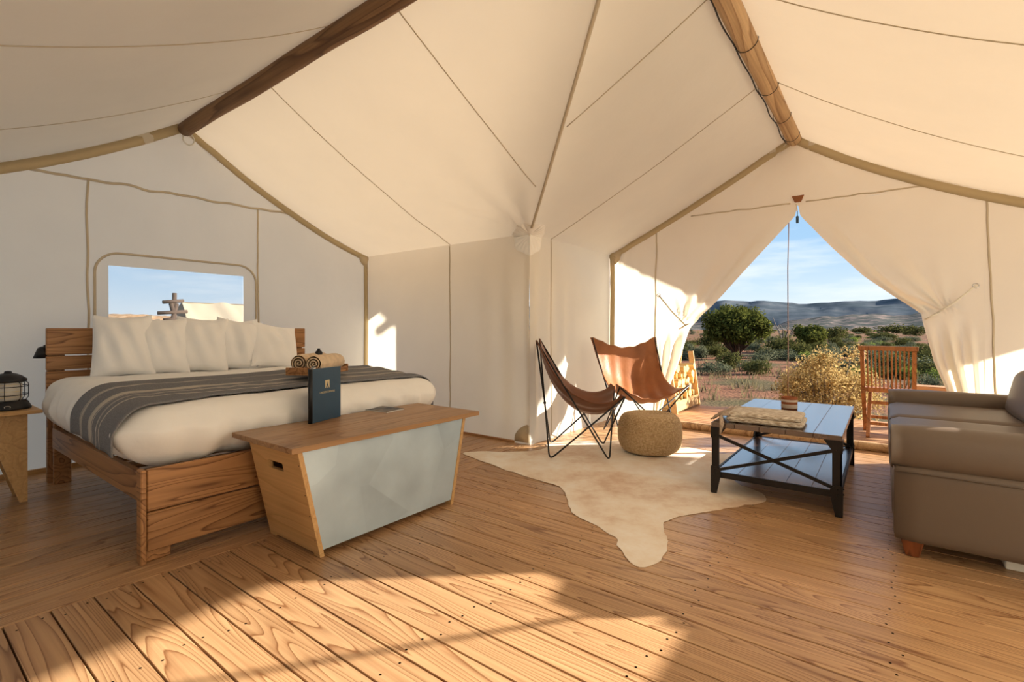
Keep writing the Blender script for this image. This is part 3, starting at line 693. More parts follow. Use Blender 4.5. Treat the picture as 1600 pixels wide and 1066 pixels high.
def blk(u, v):
    w = sst(0, .12, u)-.0; xa = -3.44; xb = -2.80
    t = u*TOT; x = lerp(xa, xb, v)+.10*(v-.5)*sst(.35, 0, u)+.02*nz3(u*5, v*2, 3)+ .02*math.sin(u*9)
    y_, z_, d = bed_arc(t, x, .016+.010*abs(nz3(u*14, v*5, 8))+.004*math.sin(v*20+u*3))
    if x > -2.86: d += .25*(x+2.86)**2*2
    return (x-BLC.x, y_-BLC.y, z_-d-BLC.z+.006*nz3(x*2.2, y_*2.2, 2))
marks = []
for c, w in ((-.20, .004), (-.175, .012), (-.15, .004), (-.02, .004), (0, .014), (.025, .003), (.10, .004), (.115, .004), (.165, .004)): marks.append((c, w))
M['throw'] = stripes('grey_striped_throw', (.20, .20, .212), (.50, .46, .40), 0, marks, 0)
bl = MB().grid(blk, 110, 26).build('throw_blanket', M['throw'], None, BLC); solid(bl, .008, 1)
tag(bl, 'grey striped throw blanket draped across the foot of the bed', 'blanket')

# pillows
def pillow_mesh(hw, hh, t, seed):
    m = MB()
    for sg in (1, -1):
        def fn(u, v):
            a = u*2-1; b = v*2-1
            th = t*max(0, (1-abs(a)**2.2)*(1-abs(b)**2.2))**.6*(1.0+.35*nz3(a*1.5+seed, b*1.5, seed))
            w = 1-.09*(1-abs(a)**2)*0-.07*(1-a*a)*abs(b)**3*0
            x = hw*a*(1-.05*(1-b*b))*(1.04-.05*b); z = hh*b*(1-.10*(1-a*a))
            th += .010*math.sin(a*9+seed*3+b*4)*max(0, 1-abs(a)**3)*max(0, 1-abs(b)**3)
            return (sg*th, x, z)
        m.grid(fn, 26, 26)
    return m
pillow_labels = ['white pillow standing at the left end of the row', 'second white pillow from the left, slimmest in the row', 'plump white pillow standing in the middle of the row', 'white pillow leaning right, fourth in the row', 'white square pillow tilted at the right end of the row']
#        y, half width, half height, lean(y-rot), roll(x-rot), x
prow = [(1.085, .165, .222, .20, .02, -4.19, .115), (1.305, .155, .215, .22, .0, -4.16, .11), (1.555, .170, .218, .22, -.06, -4.14, .115), (1.80, .165, .212, .25, -.15, -4.12, .11), (2.075, .190, .195, .35, -.17, -4.05, .085)]
for i, (yy, hw, hh, le, ro_, xx, th) in enumerate(prow):
    o = pillow_mesh(hw, hh, th, i+1).build('pillow', M['pillow'], None, (xx, yy, .725+hh*.93))
    o.rotation_euler = (ro_, -le, -.28 if i < 4 else .10); tag(o, pillow_labels[i], 'pillow', 'white pillows in front of the headboard')
for i, (yy, s_) in enumerate(((1.19, .17), (1.43, .17), (1.68, .17), (1.93, .17))):
    o = pillow_mesh(s_, .205, .07, i+9).build('pillow', M['pillow'], None, (-4.35, yy, .73+.195)); o.rotation_euler = (0.02*i, -.16, 0)
    tag(o, ['white back-row pillow behind the first and second front pillows', 'white back-row pillow behind the second and third front pillows', 'white back-row pillow behind the third and fourth front pillows', 'white back-row pillow behind the square tilted pillow'][i], 'pillow', 'white pillows leaning on the headboard')

# towels on a wooden tray, on the throw
tray = thing('wooden_tray', 'small wooden tray with end handles on the bed throw', 'tray', (-3.05, 1.86, .752), .55)
MB().box((-.12, -.20, 0), (.12, .20, .014), .003).build('tray_base', M['bedwood'], tray)
for s in (-1, 1):
    MB().box((-.12, s*.2-.012 if s > 0 else -.2, .014), (.12, .2 if s > 0 else -.188, .05), .003).build('tray_end', M['bedwood'], tray)
    MB().box((s*.12-(.012 if s > 0 else 0), -.188, .014), (s*.12+(0 if s > 0 else .012), .188, .035), .003).build('tray_side', M['bedwood'], tray)
def towel(loc, rz, L_, r, label):
    t = thing('rolled_towel', label, 'towel', loc, rz, 'rolled beige towels on the tray')
    m = MB(); pts = []; n = 26
    def fn(u, v):
        a = u*2*PI; rr = r*(1+.05*nz3(math.cos(a)*1.5, math.sin(a)*1.5, v*3))
        y_ = lerp(-L_/2, L_/2, v); e = 1-.12*(abs(v*2-1)**8)
        return (rr*e*math.cos(a), y_, r*.98+rr*e*math.sin(a)*.95)
    m.grid(fn, 28, 16); m.build('roll', M['towel'], t)
    for s in (-1, 1):                    # spiral end
        sp = [( (r*.9*k/44)*math.cos(k*.43), s*(L_/2-.004), r*.98+(r*.9*k/44)*math.sin(k*.43)*.95) for k in range(2, 45)]
        MB().tube(sp, r*.075, 6).build('rolled_end', M['towel'], t)
    return t
cr, sr = math.cos(.55), math.sin(.55)
def tl(x, y, z): return (-3.05+x*cr-y*sr, 1.86+x*sr+y*cr, .752+z)
towel(tl(.058, -.01, .016), .55, .34, .058, 'beige towel rolled up at the front of the tray')
towel(tl(-.060, .02, .016), .55, .34, .060, 'beige towel rolled up at the back of the tray')
bn = thing('toiletry_bottle', 'small dark toiletry bottle lying between the towels', 'bottle', tl(-.03, .06, .118))
MB().lathe([(.001, 0), (.022, 0), (.024, .004), (.024, .018), (.018, .028), (.01, .032)], 14).build('bottle_body', M['black'], bn)
MB().lathe([(.010, .032), (.010, .045), (.001, .046)], 10).build('bottle_cap', M['black'], bn)

# ------------------------------------------------------------------ nightstand + lantern
ns = thing('nightstand', 'plywood bedside table with tapered leg panels under the lantern', 'nightstand', (-4.25, .42, 0))
MB().box((-.22, -.235, .542), (.20, .235, .562), .003).build('table_top', M['plyz'], ns)
for xx in (.065, -.165):
    pl = [(-.185, .542), (.185, .542), (.185, 0), (.150, 0), (.03, .40), (-.03, .40), (-.15, 0), (-.185, 0)]
    MB().prism(pl, 'x', xx, xx+.022).build('leg_panel', M['ply'], ns)
MB().box((-.143, .10, .44), (.065, .12, .541)).build('brace', M['plyz'], ns); MB().box((-.143, -.12, .44), (.065, -.10, .541)).build('brace', M['plyz'], ns)
la = thing('camping_lantern', 'black camping lantern with wire cage on the bedside table', 'lantern', (-4.24, .53, .562), .3)
MB().lathe([(.100, 0), (.105, .004), (.102, .014), (.088, .045), (.080, .052), (.075, .054)], 32).build('base', M['black'], la)
MB().lathe([(.001, .054), (.058, .054), (.062, .06), (.062, .162), (.058, .168), (.001, .168)], 28).build('glass_globe', M['glass_white'], la)
MB().lathe([(.078, .164), (.084, .168), (.084, .182), (.075, .190), (.06, .203), (.035, .216), (.018, .220), (.018, .226), (.012, .232), (.001, .233)], 32).build('cap', M['black'], la)
for k in range(8):
    a = 2*PI*k/8+.2; f = lambda r, z: (r*math.cos(a), r*math.sin(a), z)
    MB().tube([f(.074, .050), f(.088, .068), f(.090, .08), f(.090, .145), f(.088, .157), f(.076, .168)], .0022, 5).build('cage_wire', M['black'], la)
for zz in (.088, .138): MB().tube([(.0905*math.cos(t), .0905*math.sin(t), zz) for t in [2*PI*k/28 for k in range(28)]], .0024, 5, closed=True).build('cage_ring', M['black'], la)
for zz in (.075, .11, .15): MB().tube([(.0632*math.cos(t), .0632*math.sin(t), zz) for t in [2*PI*k/28 for k in range(28)]], .0012, 4, closed=True).build('globe_ring', M['gold'], la)
e = MB().tube([(.0985*math.cos(-.45+.14*math.cos(t)), .0985*math.sin(-.45+.14*math.cos(t)), .022+.006*math.sin(t)) for t in [2*PI*k/20 for k in range(20)]], .0016, 5, closed=True); e.build('name_plate', M['chrome'], la)

# ------------------------------------------------------------------ storage chest at the foot of the bed
CX = -2.29; CY = 1.70
ch = thing('storage_chest', 'bamboo storage chest with flared ends and sheet-metal front', 'chest', (CX, CY, 0))
xf, xb = -2.065-CX, -2.515-CX
def chy(z, s): return s*lerp(.435, .545, z/.505)
for s in (-1, 1):
    m = MB(); t = .022
    # end panel with a rectangular hand slot, built as four strips round the slot and two small feet
    zs = [0.012, .385, .425, .505]; xs = [xb, -.075, .065, xf+.004]
    def pt(x, z, o): return (x, chy(z, s)-s*o, z)
    for i in range(3):
        for j in range(3):
            if i == 1 and j == 1: continue
            q = [pt(xs[i], zs[j], 0), pt(xs[i+1], zs[j], 0), pt(xs[i+1], zs[j+1], 0), pt(xs[i], zs[j+1], 0)]
            r = [pt(xs[i], zs[j], t), pt(xs[i+1], zs[j], t), pt(xs[i+1], zs[j+1], t), pt(xs[i], zs[j+1], t)]
            m.add(q+r, [(0,1,2,3),(7,6,5,4),(0,4,5,1),(1,5,6,2),(2,6,7,3),(3,7,4,0)])
    for a, b in ((xb, xb+.05), (xf-.046, xf+.004)):
        q = [pt(a, 0, 0), pt(b, 0, 0), pt(b, .012, 0), pt(a, .012, 0)]; r = [pt(a, 0, t), pt(b, 0, t), pt(b, .012, t), pt(a, .012, t)]
        m.add(q+r, [(0,1,2,3),(7,6,5,4),(0,4,5,1),(1,5,6,2),(2,6,7,3),(3,7,4,0)])
    ep = m.build('end_panel', M['ply'], ch, fix=True)
    for zz in (.08, .2, .3, .44):
        MB().lathe([(.003, 0), (.003, .001)], 8, (0, 0, 0)).build('screw', M['iron'], ep, (xf-.01, chy(zz, s)+s*.0008, zz)).rotation_euler = (PI/2 if s > 0 else -PI/2, 0, 0)
def chp(x, z, s, o): return (x, chy(z, s)-s*o, z)
fr = MB(); fr.add([chp(xf-.008, .03, -1, .022), chp(xf-.008, .03, 1, .022), chp(xf-.008, .505, 1, .022), chp(xf-.008, .505, -1, .022), chp(xf, .03, -1, .022), chp(xf, .03, 1, .022), chp(xf, .505, 1, .022), chp(xf, .505, -1, .022)], [(0,3,2,1),(4,5,6,7),(0,1,5,4),(1,2,6,5),(2,3,7,6),(3,0,4,7)])
fr.build('front_panel', M['galv'], ch)['label'] = 'pale blue-grey galvanized metal front'
bk = MB(); bk.add([chp(xb, .03, -1, .022), chp(xb, .03, 1, .022), chp(xb, .505, 1, .022), chp(xb, .505, -1, .022), chp(xb+.012, .03, -1, .022), chp(xb+.012, .03, 1, .022), chp(xb+.012, .505, 1, .022), chp(xb+.012, .505, -1, .022)], [(0,3,2,1),(4,5,6,7),(0,1,5,4),(1,2,6,5),(2,3,7,6),(3,0,4,7)])
bk.build('back_panel', M['ply'], ch); MB().box((xb+.013, -.405, .03), (xf-.01, .405, .045)).build('bottom_board', M['ply'], ch)
for i in range(4):
    a = lerp(-2.605, -2.035, i/4)-CX; b = lerp(-2.605, -2.035, (i+1)/4)-CX
    MB().box((a+.0004, 1.115-CY, .506), (b-.0004, 2.345-CY, .531), .0015).build('lid_board', M['lid'], ch)
LZ = .5315
# folder standing open on the chest
fo = thing('leather_folder', 'dark blue standing folder with gold lettering on the chest', 'folder', (-2.50, 1.475, LZ), 0)
W_, H_ = .24, .298
dirA = Vector((-.30, .95, 0)).normalized()       # front cover runs this way, faces the camera
dirB = Vector((-.80, .60, 0)).normalized()
def leaf(dr, off0, off1, x0, x1, z0, z1):
    n_ = Vector((dr.y, -dr.x, 0)); m = MB(); vs = []
    for o in (off0, off1):
        for a, z in ((x0, z0), (x1, z0), (x1, z1), (x0, z1)): vs.append(dr*a+n_*o+Vector((0, 0, z)))
    return m.add(vs, [(0,3,2,1),(4,5,6,7),(0,1,5,4),(1,2,6,5),(2,3,7,6),(3,0,4,7)])
cv = bevel(leaf(dirA, 0, .008, .008, W_, 0, H_).build('front_cover', M['navy'], fo, fix=True), .002)
bevel(leaf(dirB, -.008, 0, .008, W_, 0, H_).build('back_cover', M['navy'], fo, fix=True), .002)
leaf(dirA, -.004, -.001, .015, W_-.01, .006, H_-.006).build('pages', M['paper'], fo, fix=True); leaf(dirB, .001, .004, .015, W_-.01, .006, H_-.006).build('pages', M['paper'], fo, fix=True)
MB().tube([(0, 0, .001), (0, 0, H_)], .012, 10).build('spine', M['black'], fo)
nA = Vector((dirA.y, -dirA.x, 0))
Rm = Matrix((( dirA.x, 0, nA.x), (dirA.y, 0, nA.y), (0, 1, 0))).to_4x4()
def flat(polys, name, m, par, org, off):
    mb = MB()
    for p in polys: mb.add([Vector(org)+Vector((dirA.x*a+nA.x*off, dirA.y*a+nA.y*off, z)) for a, z in p], [tuple(range(len(p)))])
    return mb.build(name, m, par)
lc = W_*.52; lz = .205
flat([[(lc-.018, lz-.022), (lc+.018, lz-.022), (lc+.018, lz+.022), (lc-.018, lz+.022)]], 'emblem', M['gold'], cv, (0, 0, 0), .0086)
flat([[(lc-.013, lz-.022), (lc-.004, lz-.022), (lc, lz-.006), (lc+.004, lz-.022), (lc+.013, lz-.022), (lc, lz+.010)], [(lc-.0015, lz+.008), (lc+.0015, lz+.008), (lc+.0015, lz+.014), (lc-.0015, lz+.014)]], 'emblem_tent', M['navy'], cv, (0, 0, 0), .0089)
def text(body, size, name, m, par, mtx, extr=.0002):
    cu_ = bpy.data.curves.new(name, 'FONT'); cu_.body = body; cu_.size = size; cu_.align_x = 'CENTER'; cu_.extrude = extr; cu_.resolution_u = 3
    t = bpy.data.objects.new('tmp', cu_); C.objects.link(t); dg = bpy.context.evaluated_depsgraph_get()
    me = bpy.data.meshes.new_from_object(t.evaluated_get(dg)); bpy.data.objects.remove(t); bpy.data.curves.remove(cu_)
    me.transform(mtx); me.materials.clear(); me.materials.append(m); me.name = name; return link(name, me, par)
text('UNDER CANVAS', .0165, 'lettering', M['gold'], cv, Matrix.Translation(dirA*lc+nA*.0086+Vector((0, 0, .155))) @ Rm)
def brochure_mat():
    m, nt, N, L = mat('brochure_photo_print'); out = N('ShaderNodeOutputMaterial'); p = N('ShaderNodeBsdfPrincipled'); L(p.outputs[0], out.inputs[0]); setp(p, rough=.3)
    tc = N('ShaderNodeTexCoord'); mp = N('ShaderNodeMapping'); mp.inputs['Scale'].default_value = (14, 6, 6); L(tc.outputs['Object'], mp.inputs[0]); n = N('ShaderNodeTexNoise'); n.inputs['Scale'].default_value = 1; n.inputs['Detail'].default_value = 6; L(mp.outputs[0], n.inputs['Vector'])
    setp(p, rough=.65, spec=.2); r = ramp(N, [(.3, (.035, .04, .05)), (.45, (.09, .10, .12)), (.58, (.22, .21, .20)), (.7, (.15, .08, .04))]); L(n.outputs[0], r.inputs[0]); L(r.outputs[0], p.inputs['Base Color']); return m
br = thing('brochure', 'thin printed brochure lying on the chest lid', 'brochure', (-2.555, 2.01, LZ), .12)
MB().box((-.105, -.075, 0), (.105, .075, .006)).build('pages', M['paper'], br); MB().box((-.106, -.076, .006), (.106, .076, .0075)).build('cover', brochure_mat(), br)

# ------------------------------------------------------------------ butterfly chairs
def butterfly(loc, ang, label, lm):
    t = thing('butterfly_chair', label, 'chair', loc, ang, 'butterfly chairs by the cowhide')
    # local: +x forward, y lateral
    FD, FL_ = .235, .27
    tips = {(-1, s): Vector((-.335, s*.35, .958)) for s in (-1, 1)}; tips.update({(1, s): Vector((.345, s*.345, .525)) for s in (-1, 1)})
    ft = {(e, s): Vector((e*FD, s*FL_, .008)) for e in (-1, 1) for s in (-1, 1)}
    def bend(a, f, b, r=.035):          # rod a -> floor bend -> b
        d1 = (a-f).normalized(); d2 = (b-f).normalized(); pts = [a]
        p0 = f+d1*.06; p1 = f+d2*.06
        for k in range(7):
            q = k/6; pts.append((1-q)**2*p0+2*q*(1-q)*f+q*q*p1)
        return pts+[b]
    for e in (-1, 1):
        for s in (-1, 1):                # steep rod crosses to the tip of the other side
            MB().tube(bend(tips[(e, -s)], ft[(e, s)], tips[(-e, s)]), .0068, 8).build('frame_rod', M['black'], t)
    for e in (-1, 1):
        p = (tips[(e, 1)]+ft[(e, -1)])/2; q = (tips[(e, -1)]+ft[(e, 1)])/2; c = (p+q)/2
        # the two steep rods meet where they cross
        k = tips[(e, 1)].y/(tips[(e, 1)].y+FL_); c = tips[(e, 1)].lerp(ft[(e, -1)], k)
        MB().lathe([(.001, -.013), (.010, -.01), (.013, 0), (.010, .01), (.001, .013)], 10, c).build('joint', M['black'], t)
    # leather sling
    def edge(v):                          # side edge path (x, half width, z)
        pts = [(0, -.345, .372, 1.0), (.12, -.285, .352, .86), (.3, -.19, .332, .69), (.5, -.06, .32, .545), (.68, .09, .325, .475), (.84, .23, .345, .475), (1, .375, .372, .56)]
        return tuple(interp([(p[0], p[i]) for p in pts], v) for i in (1, 2, 3))
    def cen(v):
        pts = [(0, -.315, .875), (.15, -.265, .70), (.35, -.17, .505), (.55, -.03, .375), (.72, .11, .335), (.86, .22, .35), (1, .30, .405)]
        return tuple(interp([(p[0], p[i]) for p in pts], v) for i in (1, 2))
    def smooth3(f, v): 
        ws = [(-.06, .25), (0, .5), (.06, .25)]; acc = None
        for d, w in ws:
            r = f(max(0, min(1, v+d))); acc = [w*c for c in r] if acc is None else [a+w*c for a, c in zip(acc, r)]
        return acc
    def fn(u, v):
        a = u*2-1; ex, ew, ez = smooth3(edge, v); cx_, cz = smooth3(cen, v)
        # ends pull up to the tips
        k = abs(a)**1.9
        x = lerp(cx_, ex, k); z = lerp(cz, ez, abs(a)**1.7)
        y_ = math.copysign(ew*abs(a)**.95, a)
        z += .006*math.sin(a*17+v*9)*sst(1, .6, abs(a))
        z -= .022*sst(.86, 1, abs(a))**2*sst(.10, 0, v)
        x -= .045*sst(.84, 1, abs(a))**2*sst(.88, 1, v)
        return (x, y_, z)
    sl = MB().grid(fn, 40, 48).build('sling', lm, t); solid(sl, .007, 0)
    return t
a1 = math.atan2(.53, .85)
butterfly((-2.065, 3.645, 0), a1, 'dark brown leather butterfly chair seen side-on beside the corner', M['leather_dark'])
butterfly((-1.93, 4.60, 0), math.atan2(-.66, .75), 'tan leather butterfly chair facing the camera beside the door', M['leather'])

# pouf
def pouf_mat():
    m, nt, N, L = mat('braided_jute'); out = N('ShaderNodeOutputMaterial'); p = N('ShaderNodeBsdfPrincipled'); L(p.outputs[0], out.inputs[0]); setp(p, rough=.95, spec=.05)
    tc = N('ShaderNodeTexCoord'); n = N('ShaderNodeTexNoise'); n.inputs['Scale'].default_value = 70; n.inputs['Detail'].default_value = 3; L(tc.outputs['Object'], n.inputs['Vector'])
    r = ramp(N, [(.3, (.42, .28, .15)), (.5, (.56, .40, .23)), (.7, (.68, .52, .33))]); L(n.outputs[0], r.inputs[0]); L(r.outputs[0], p.inputs['Base Color'])
    bp = N('ShaderNodeBump'); bp.inputs['Strength'].default_value = .8; bp.inputs['Distance'].default_value = .008; L(n.outputs[0], bp.inputs['Height']); L(bp.outputs[0], p.inputs['Normal']); return m
M['jute'] = pouf_mat()
pf = thing('jute_pouf', 'round braided jute pouf between the chairs and coffee table', 'pouf', (-1.60, 4.06, .008))
core = [(.001, .004)]; prof_p = []
for k in range(41):
    a = lerp(-PI/2, PI/2, k/40); r = .135+.125*max(0, math.cos(a))**.55; z = .16+.155*math.copysign(abs(math.sin(a))**.8, a); prof_p.append((r, z))
core += [(r-.008, z) for r, z in prof_p]+[(.06, .308), (.001, .300)]
MB().lathe(core, 32).build('body', M['jute'], pf)
full = [(r, z) for r, z in prof_p if z > .01]; acc = [0]
for p, q in zip(full, full[1:]): acc.append(acc[-1]+math.hypot(q[0]-p[0], q[1]-p[1]))
def at_len(s): return interp(list(zip(acc, [p[0] for p in full])), s), interp(list(zip(acc, [p[1] for p in full])), s)
nb = int(acc[-1]/.0125)
rings = [at_len(acc[-1]*(k+.5)/nb) for k in range(nb)]+[(.135-.0125*k, .314-.001*k) for k in range(1, 10)]
for r, z in rings:
    MB().tube([(r*math.cos(t)+.001*math.sin(t*40), r*math.sin(t), z+.0012*math.sin(t*37)) for t in [2*PI*k/44 for k in range(44)]], .0075, 6, closed=True).build('braid', M['jute'], pf)

# cowhide
hide_pts = [(-2.83, 3.05), (-2.66, 2.985), (-2.52, 2.955), (-2.24, 2.88), (-2.0, 2.83), (-1.78, 2.80), (-1.62, 2.70), (-1.50, 2.53), (-1.38, 2.42), (-1.20, 2.345), (-1.083, 2.283), (-1.0, 2.17), (-.94, 2.09), (-.862, 2.07), (-.81, 2.14), (-.815, 2.28), (-.88, 2.45), (-.94, 2.58), (-.935, 2.70), (-.86, 2.84), (-.76, 2.99), (-.66, 3.16), (-.585, 3.28), (-.59, 3.41), (-.67, 3.50), (-.80, 3.58), (-.85, 3.75), (-.78, 3.98), (-.80, 4.2), (-.95, 4.34), (-1.2, 4.36), (-1.42, 4.42), (-1.62, 4.50), (-1.85, 4.42), (-2.02, 4.22), (-2.2, 4.05), (-2.36, 3.93), (-2.44, 3.78), (-2.37, 3.6), (-2.42, 3.45), (-2.6, 3.28), (-2.76, 3.17)]
def hide():
    P = [Vector((a, b, 0)) for a, b in hide_pts]; n = len(P); out = []
    for i in range(n):
        for k in range(3):
            t = k/3; p0, p1, p2, p3 = P[i-1], P[i], P[(i+1)%n], P[(i+2)%n]
            q = .5*((2*p1)+(p2-p0)*t+(2*p0-5*p1+4*p2-p3)*t*t+(-p0+3*p1-3*p2+p3)*t**3); out.append(q)
    c = Vector((-1.55, 3.35, 0)); m = MB(); N_ = len(out); R_ = 14; vs = []
    for j in range(1, R_+1):
        for q in out:
            p = c.lerp(q, j/R_); z = .0035+.004*abs(nz3(p.x*3, p.y*3, 2))*sst(1, .7, j/R_)+.006*max(0, 1-abs((p.y-3.28-.32*(p.x+1.5))/.05))*sst(1.0, .3, abs(p.x+1.4))
            if j == R_: z = .0035+.004*max(0, nz3(p.x*9, p.y*9, 5)); p = p+Vector((nz3(p.x*11, p.y*11, 1), nz3(p.x*11, p.y*11, 7), 0))*.022
            vs.append(Vector((p.x-c.x, p.y-c.y, z)))
    vs.append(Vector((0, 0, .008))); fs = []
    for j in range(R_-1):
        for k in range(N_): fs.append((j*N_+k, j*N_+(k+1)%N_, (j+1)*N_+(k+1)%N_, (j+1)*N_+k))
    for k in range(N_): fs.append((len(vs)-1, k, (k+1)%N_)[::-1] if False else (len(vs)-1, k, (k+1)%N_))
    m.add(vs, fs, True); return m, c
def hide_mat():
    m, nt, N, L = mat('cream_cowhide'); out = N('ShaderNodeOutputMaterial'); p = N('ShaderNodeBsdfPrincipled'); L(p.outputs[0], out.inputs[0]); setp(p, rough=.75, spec=.2)
    tc = N('ShaderNodeTexCoord'); n = N('ShaderNodeTexNoise'); n.inputs['Scale'].default_value = 1.5; n.inputs['Detail'].default_value = 9; n.inputs['Roughness'].default_value = .68; L(tc.outputs['Object'], n.inputs['Vector'])
    r = ramp(N, [(.38, (.93, .88, .80)), (.5, (.86, .75, .62)), (.62, (.70, .52, .38))]); L(n.outputs[0], r.inputs[0])
    n2 = N('ShaderNodeTexNoise'); n2.inputs['Scale'].default_value = 160; n2.inputs['Detail'].default_value = 2; L(tc.outputs['Object'], n2.inputs['Vector'])
    bp = N('ShaderNodeBump'); bp.inputs['Strength'].default_value = .25; bp.inputs['Distance'].default_value = .004; L(n2.outputs[0], bp.inputs['Height']); L(bp.outputs[0], p.inputs['Normal']); L(r.outputs[0], p.inputs['Base Color']); return m
hm, hc = hide(); ho = hm.build('cowhide_rug', hide_mat(), None, hc, fix=True); solid(ho, .002, -1); es_ = ho.modifiers.new('split', 'EDGE_SPLIT'); es_.split_angle = .6
tag(ho, 'cream and tan cowhide rug spread on the plank floor', 'rug')

# ------------------------------------------------------------------ coffee table
TX0, TX1, TY0, TY1 = -.885, -.185, 3.275, 4.60
tb = thing('coffee_table', 'dark wood coffee table with black iron legs and crossed braces', 'table', ((TX0+TX1)/2, (TY0+TY1)/2, 0))
hx, hy = (TX1-TX0)/2, (TY1-TY0)/2
for i in range(5): MB().box((lerp(-hx, hx, i/5)+.0006, -hy, .425), (lerp(-hx, hx, (i+1)/5)-.0006, hy, .455), .002).build('top_board', M['tabletop'], tb)
for i in range(5): MB().box((lerp(-hx+.02, hx-.02, i/5)+.0006, -hy+.02, .118), (lerp(-hx+.02, hx-.02, (i+1)/5)-.0006, hy-.02, .138), .002).build('shelf_board', M['tabletop'], tb)
for a, b in (((-hx+.01, -hy+.008, .105), (hx-.01, -hy+.02, .142)), ((-hx+.01, hy-.02, .105), (hx-.01, hy-.008, .142)), ((-hx+.008, -hy+.02, .105), (-hx+.02, hy-.02, .142)), ((hx-.02, -hy+.02, .105), (hx-.008, hy-.02, .142))):
    MB().box(a, b).build('shelf_frame', M['iron'], tb)
for sx in (-1, 1):
    for sy in (-1, 1):
        m = MB(); x0 = sx*(hx-.004); y0 = sy*(hy-.004); t = .006; wl_ = .045
        m.box((min(x0, x0-sx*wl_), min(y0, y0-sy*t), .14), (max(x0, x0-sx*wl_), max(y0, y0-sy*t), .425)); m.box((min(x0, x0-sx*t), min(y0, y0-sy*wl_), .14), (max(x0, x0-sx*t), max(y0, y0-sy*wl_), .425))
        # tapering foot
        for ax in (0, 1):
            if ax == 0: m.prism([(x0+sx*.004, 0), (x0-sx*.030, 0), (x0-sx*.055, .12), (x0-sx*.055, .15), (x0-sx*.03, .175), (x0+sx*.004, .175)], 'y', min(y0+sy*.005, y0-sy*.001), max(y0+sy*.005, y0-sy*.001))
            else: m.prism([(y0+sy*.004, 0), (y0-sy*.030, 0), (y0-sy*.055, .12), (y0-sy*.055, .15), (y0-sy*.03, .175), (y0+sy*.004, .175)], 'x', min(x0+sx*.005, x0-sx*.001), max(x0+sx*.005, x0-sx*.001))
        # gusset under the top
        m.prism([(x0+sx*.004, .425), (x0-sx*.085, .425), (x0-sx*.05, .375), (x0+sx*.004, .355)], 'y', min(y0+sy*.005, y0-sy*.001), max(y0+sy*.005, y0-sy*.001))
        m.prism([(y0+sy*.004, .425), (y0-sy*.085, .425), (y0-sy*.05, .375), (y0+sy*.004, .355)], 'x', min(x0+sx*.005, x0-sx*.001), max(x0+sx*.005, x0-sx*.001))
        lg = m.build('leg', M['iron'], tb)
        rv = MB()
        for zz in (.125, .155, .375):
            rv.lathe([(.006, -.003), (.004, .003), (.001, .004)], 8, (x0-sx*.02, y0+sy*.006, zz))
            rv.lathe([(.006, -.003), (.004, .003), (.001, .004)], 8, (x0+sx*.006, y0-sy*.02, zz))
        rv.build('rivets', M['iron'], lg)
for sy in (-1, 1):
    yy = sy*(hy-.012)
    MB().bar((-hx+.03, yy, .15), (hx-.03, yy, .37), .014, .018, (0, 0, 1)).build('cross_brace', M['iron'], tb)
    MB().bar((-hx+.03, yy-sy*.010, .37), (hx-.03, yy-sy*.010, .15), .014, .018, (0, 0, 1)).build('cross_brace', M['iron'], tb)
    MB().lathe([(.009, -.014), (.009, .014)], 8, (0, 0, 0)).build('brace_bolt', M['iron'], tb, (0, yy, .26)).rotation_euler = (PI/2, 0, 0)
# folded throw with fringe
M['knit'] = knit('flecked_knit', (.36, .27, .18), (.80, .73, .62), (30, 160, 160)); M['fringe'] = plain('fringe_yarn', (.42, .32, .24), .95, var=.3, nscale=60)
tw = thing('folded_throw', 'folded flecked knit throw with fringe on the coffee table', 'blanket', (-.60, 3.48, .457), .04)
def fold_layer(hx_, hy_, z0, th, sd_):
    return rounded((hx_, hy_, th), th*.98, 16, lambda p: Vector((p.x, p.y, p.z*(1+.25*nz3(p.x*5, p.y*5, sd_))+z0+th+.006*nz3(p.x*4, p.y*4, sd_+3))))
fold_layer(.215, .145, 0, .018, 1).build('lower_fold', M['knit'], tw); fold_layer(.205, .14, .034, .016, 4).build('upper_fold', M['knit'], tw)
random.seed(3)
for k in range(26):
    y_ = lerp(-.14, .14, k/25); x0 = -.20
    if k % 3 == 0 and y_ < -.02:          # strands hanging over the table edge
        pts = [(x0, y_, .045), (x0-.03, y_-.04, .05), (x0-.035, -.165-.05*random.random(), .035), (x0-.03+.02*random.random(), -.225, .0), (x0-.03, -.232, -.05-.03*random.random())]
    else:
        pts = [(x0, y_, .04), (x0-.025, y_-.01, .052), (x0-.06, y_-.02+.02*random.random(), .035), (x0-.09-.02*random.random(), y_-.03, .010)]
    MB().tube(pts, [.009]+[.0075]*(len(pts)-2)+[.005], 6).build('tassel', M['fringe'], tw)
# striped cup
sm_ = stripes('striped_ceramic', (.30, .105, .05), (.62, .52, .43), 2, [(.022, .014), (.062, .008)], 0)
cup = thing('striped_pot', 'small brown and cream striped ceramic pot on the coffee table', 'pot', (-.565, 4.165, .4555))
MB().lathe([(.050, 0), (.054, .003), (.054, .084), (.051, .088), (.048, .088), (.046, .05), (.001, .048)], 32).build('pot_body', sm_, cup)
MB().lathe([(.046, .062), (.001, .062)], 24).build('wax', plain('brown_wax', (.25, .08, .04), .5), cup)

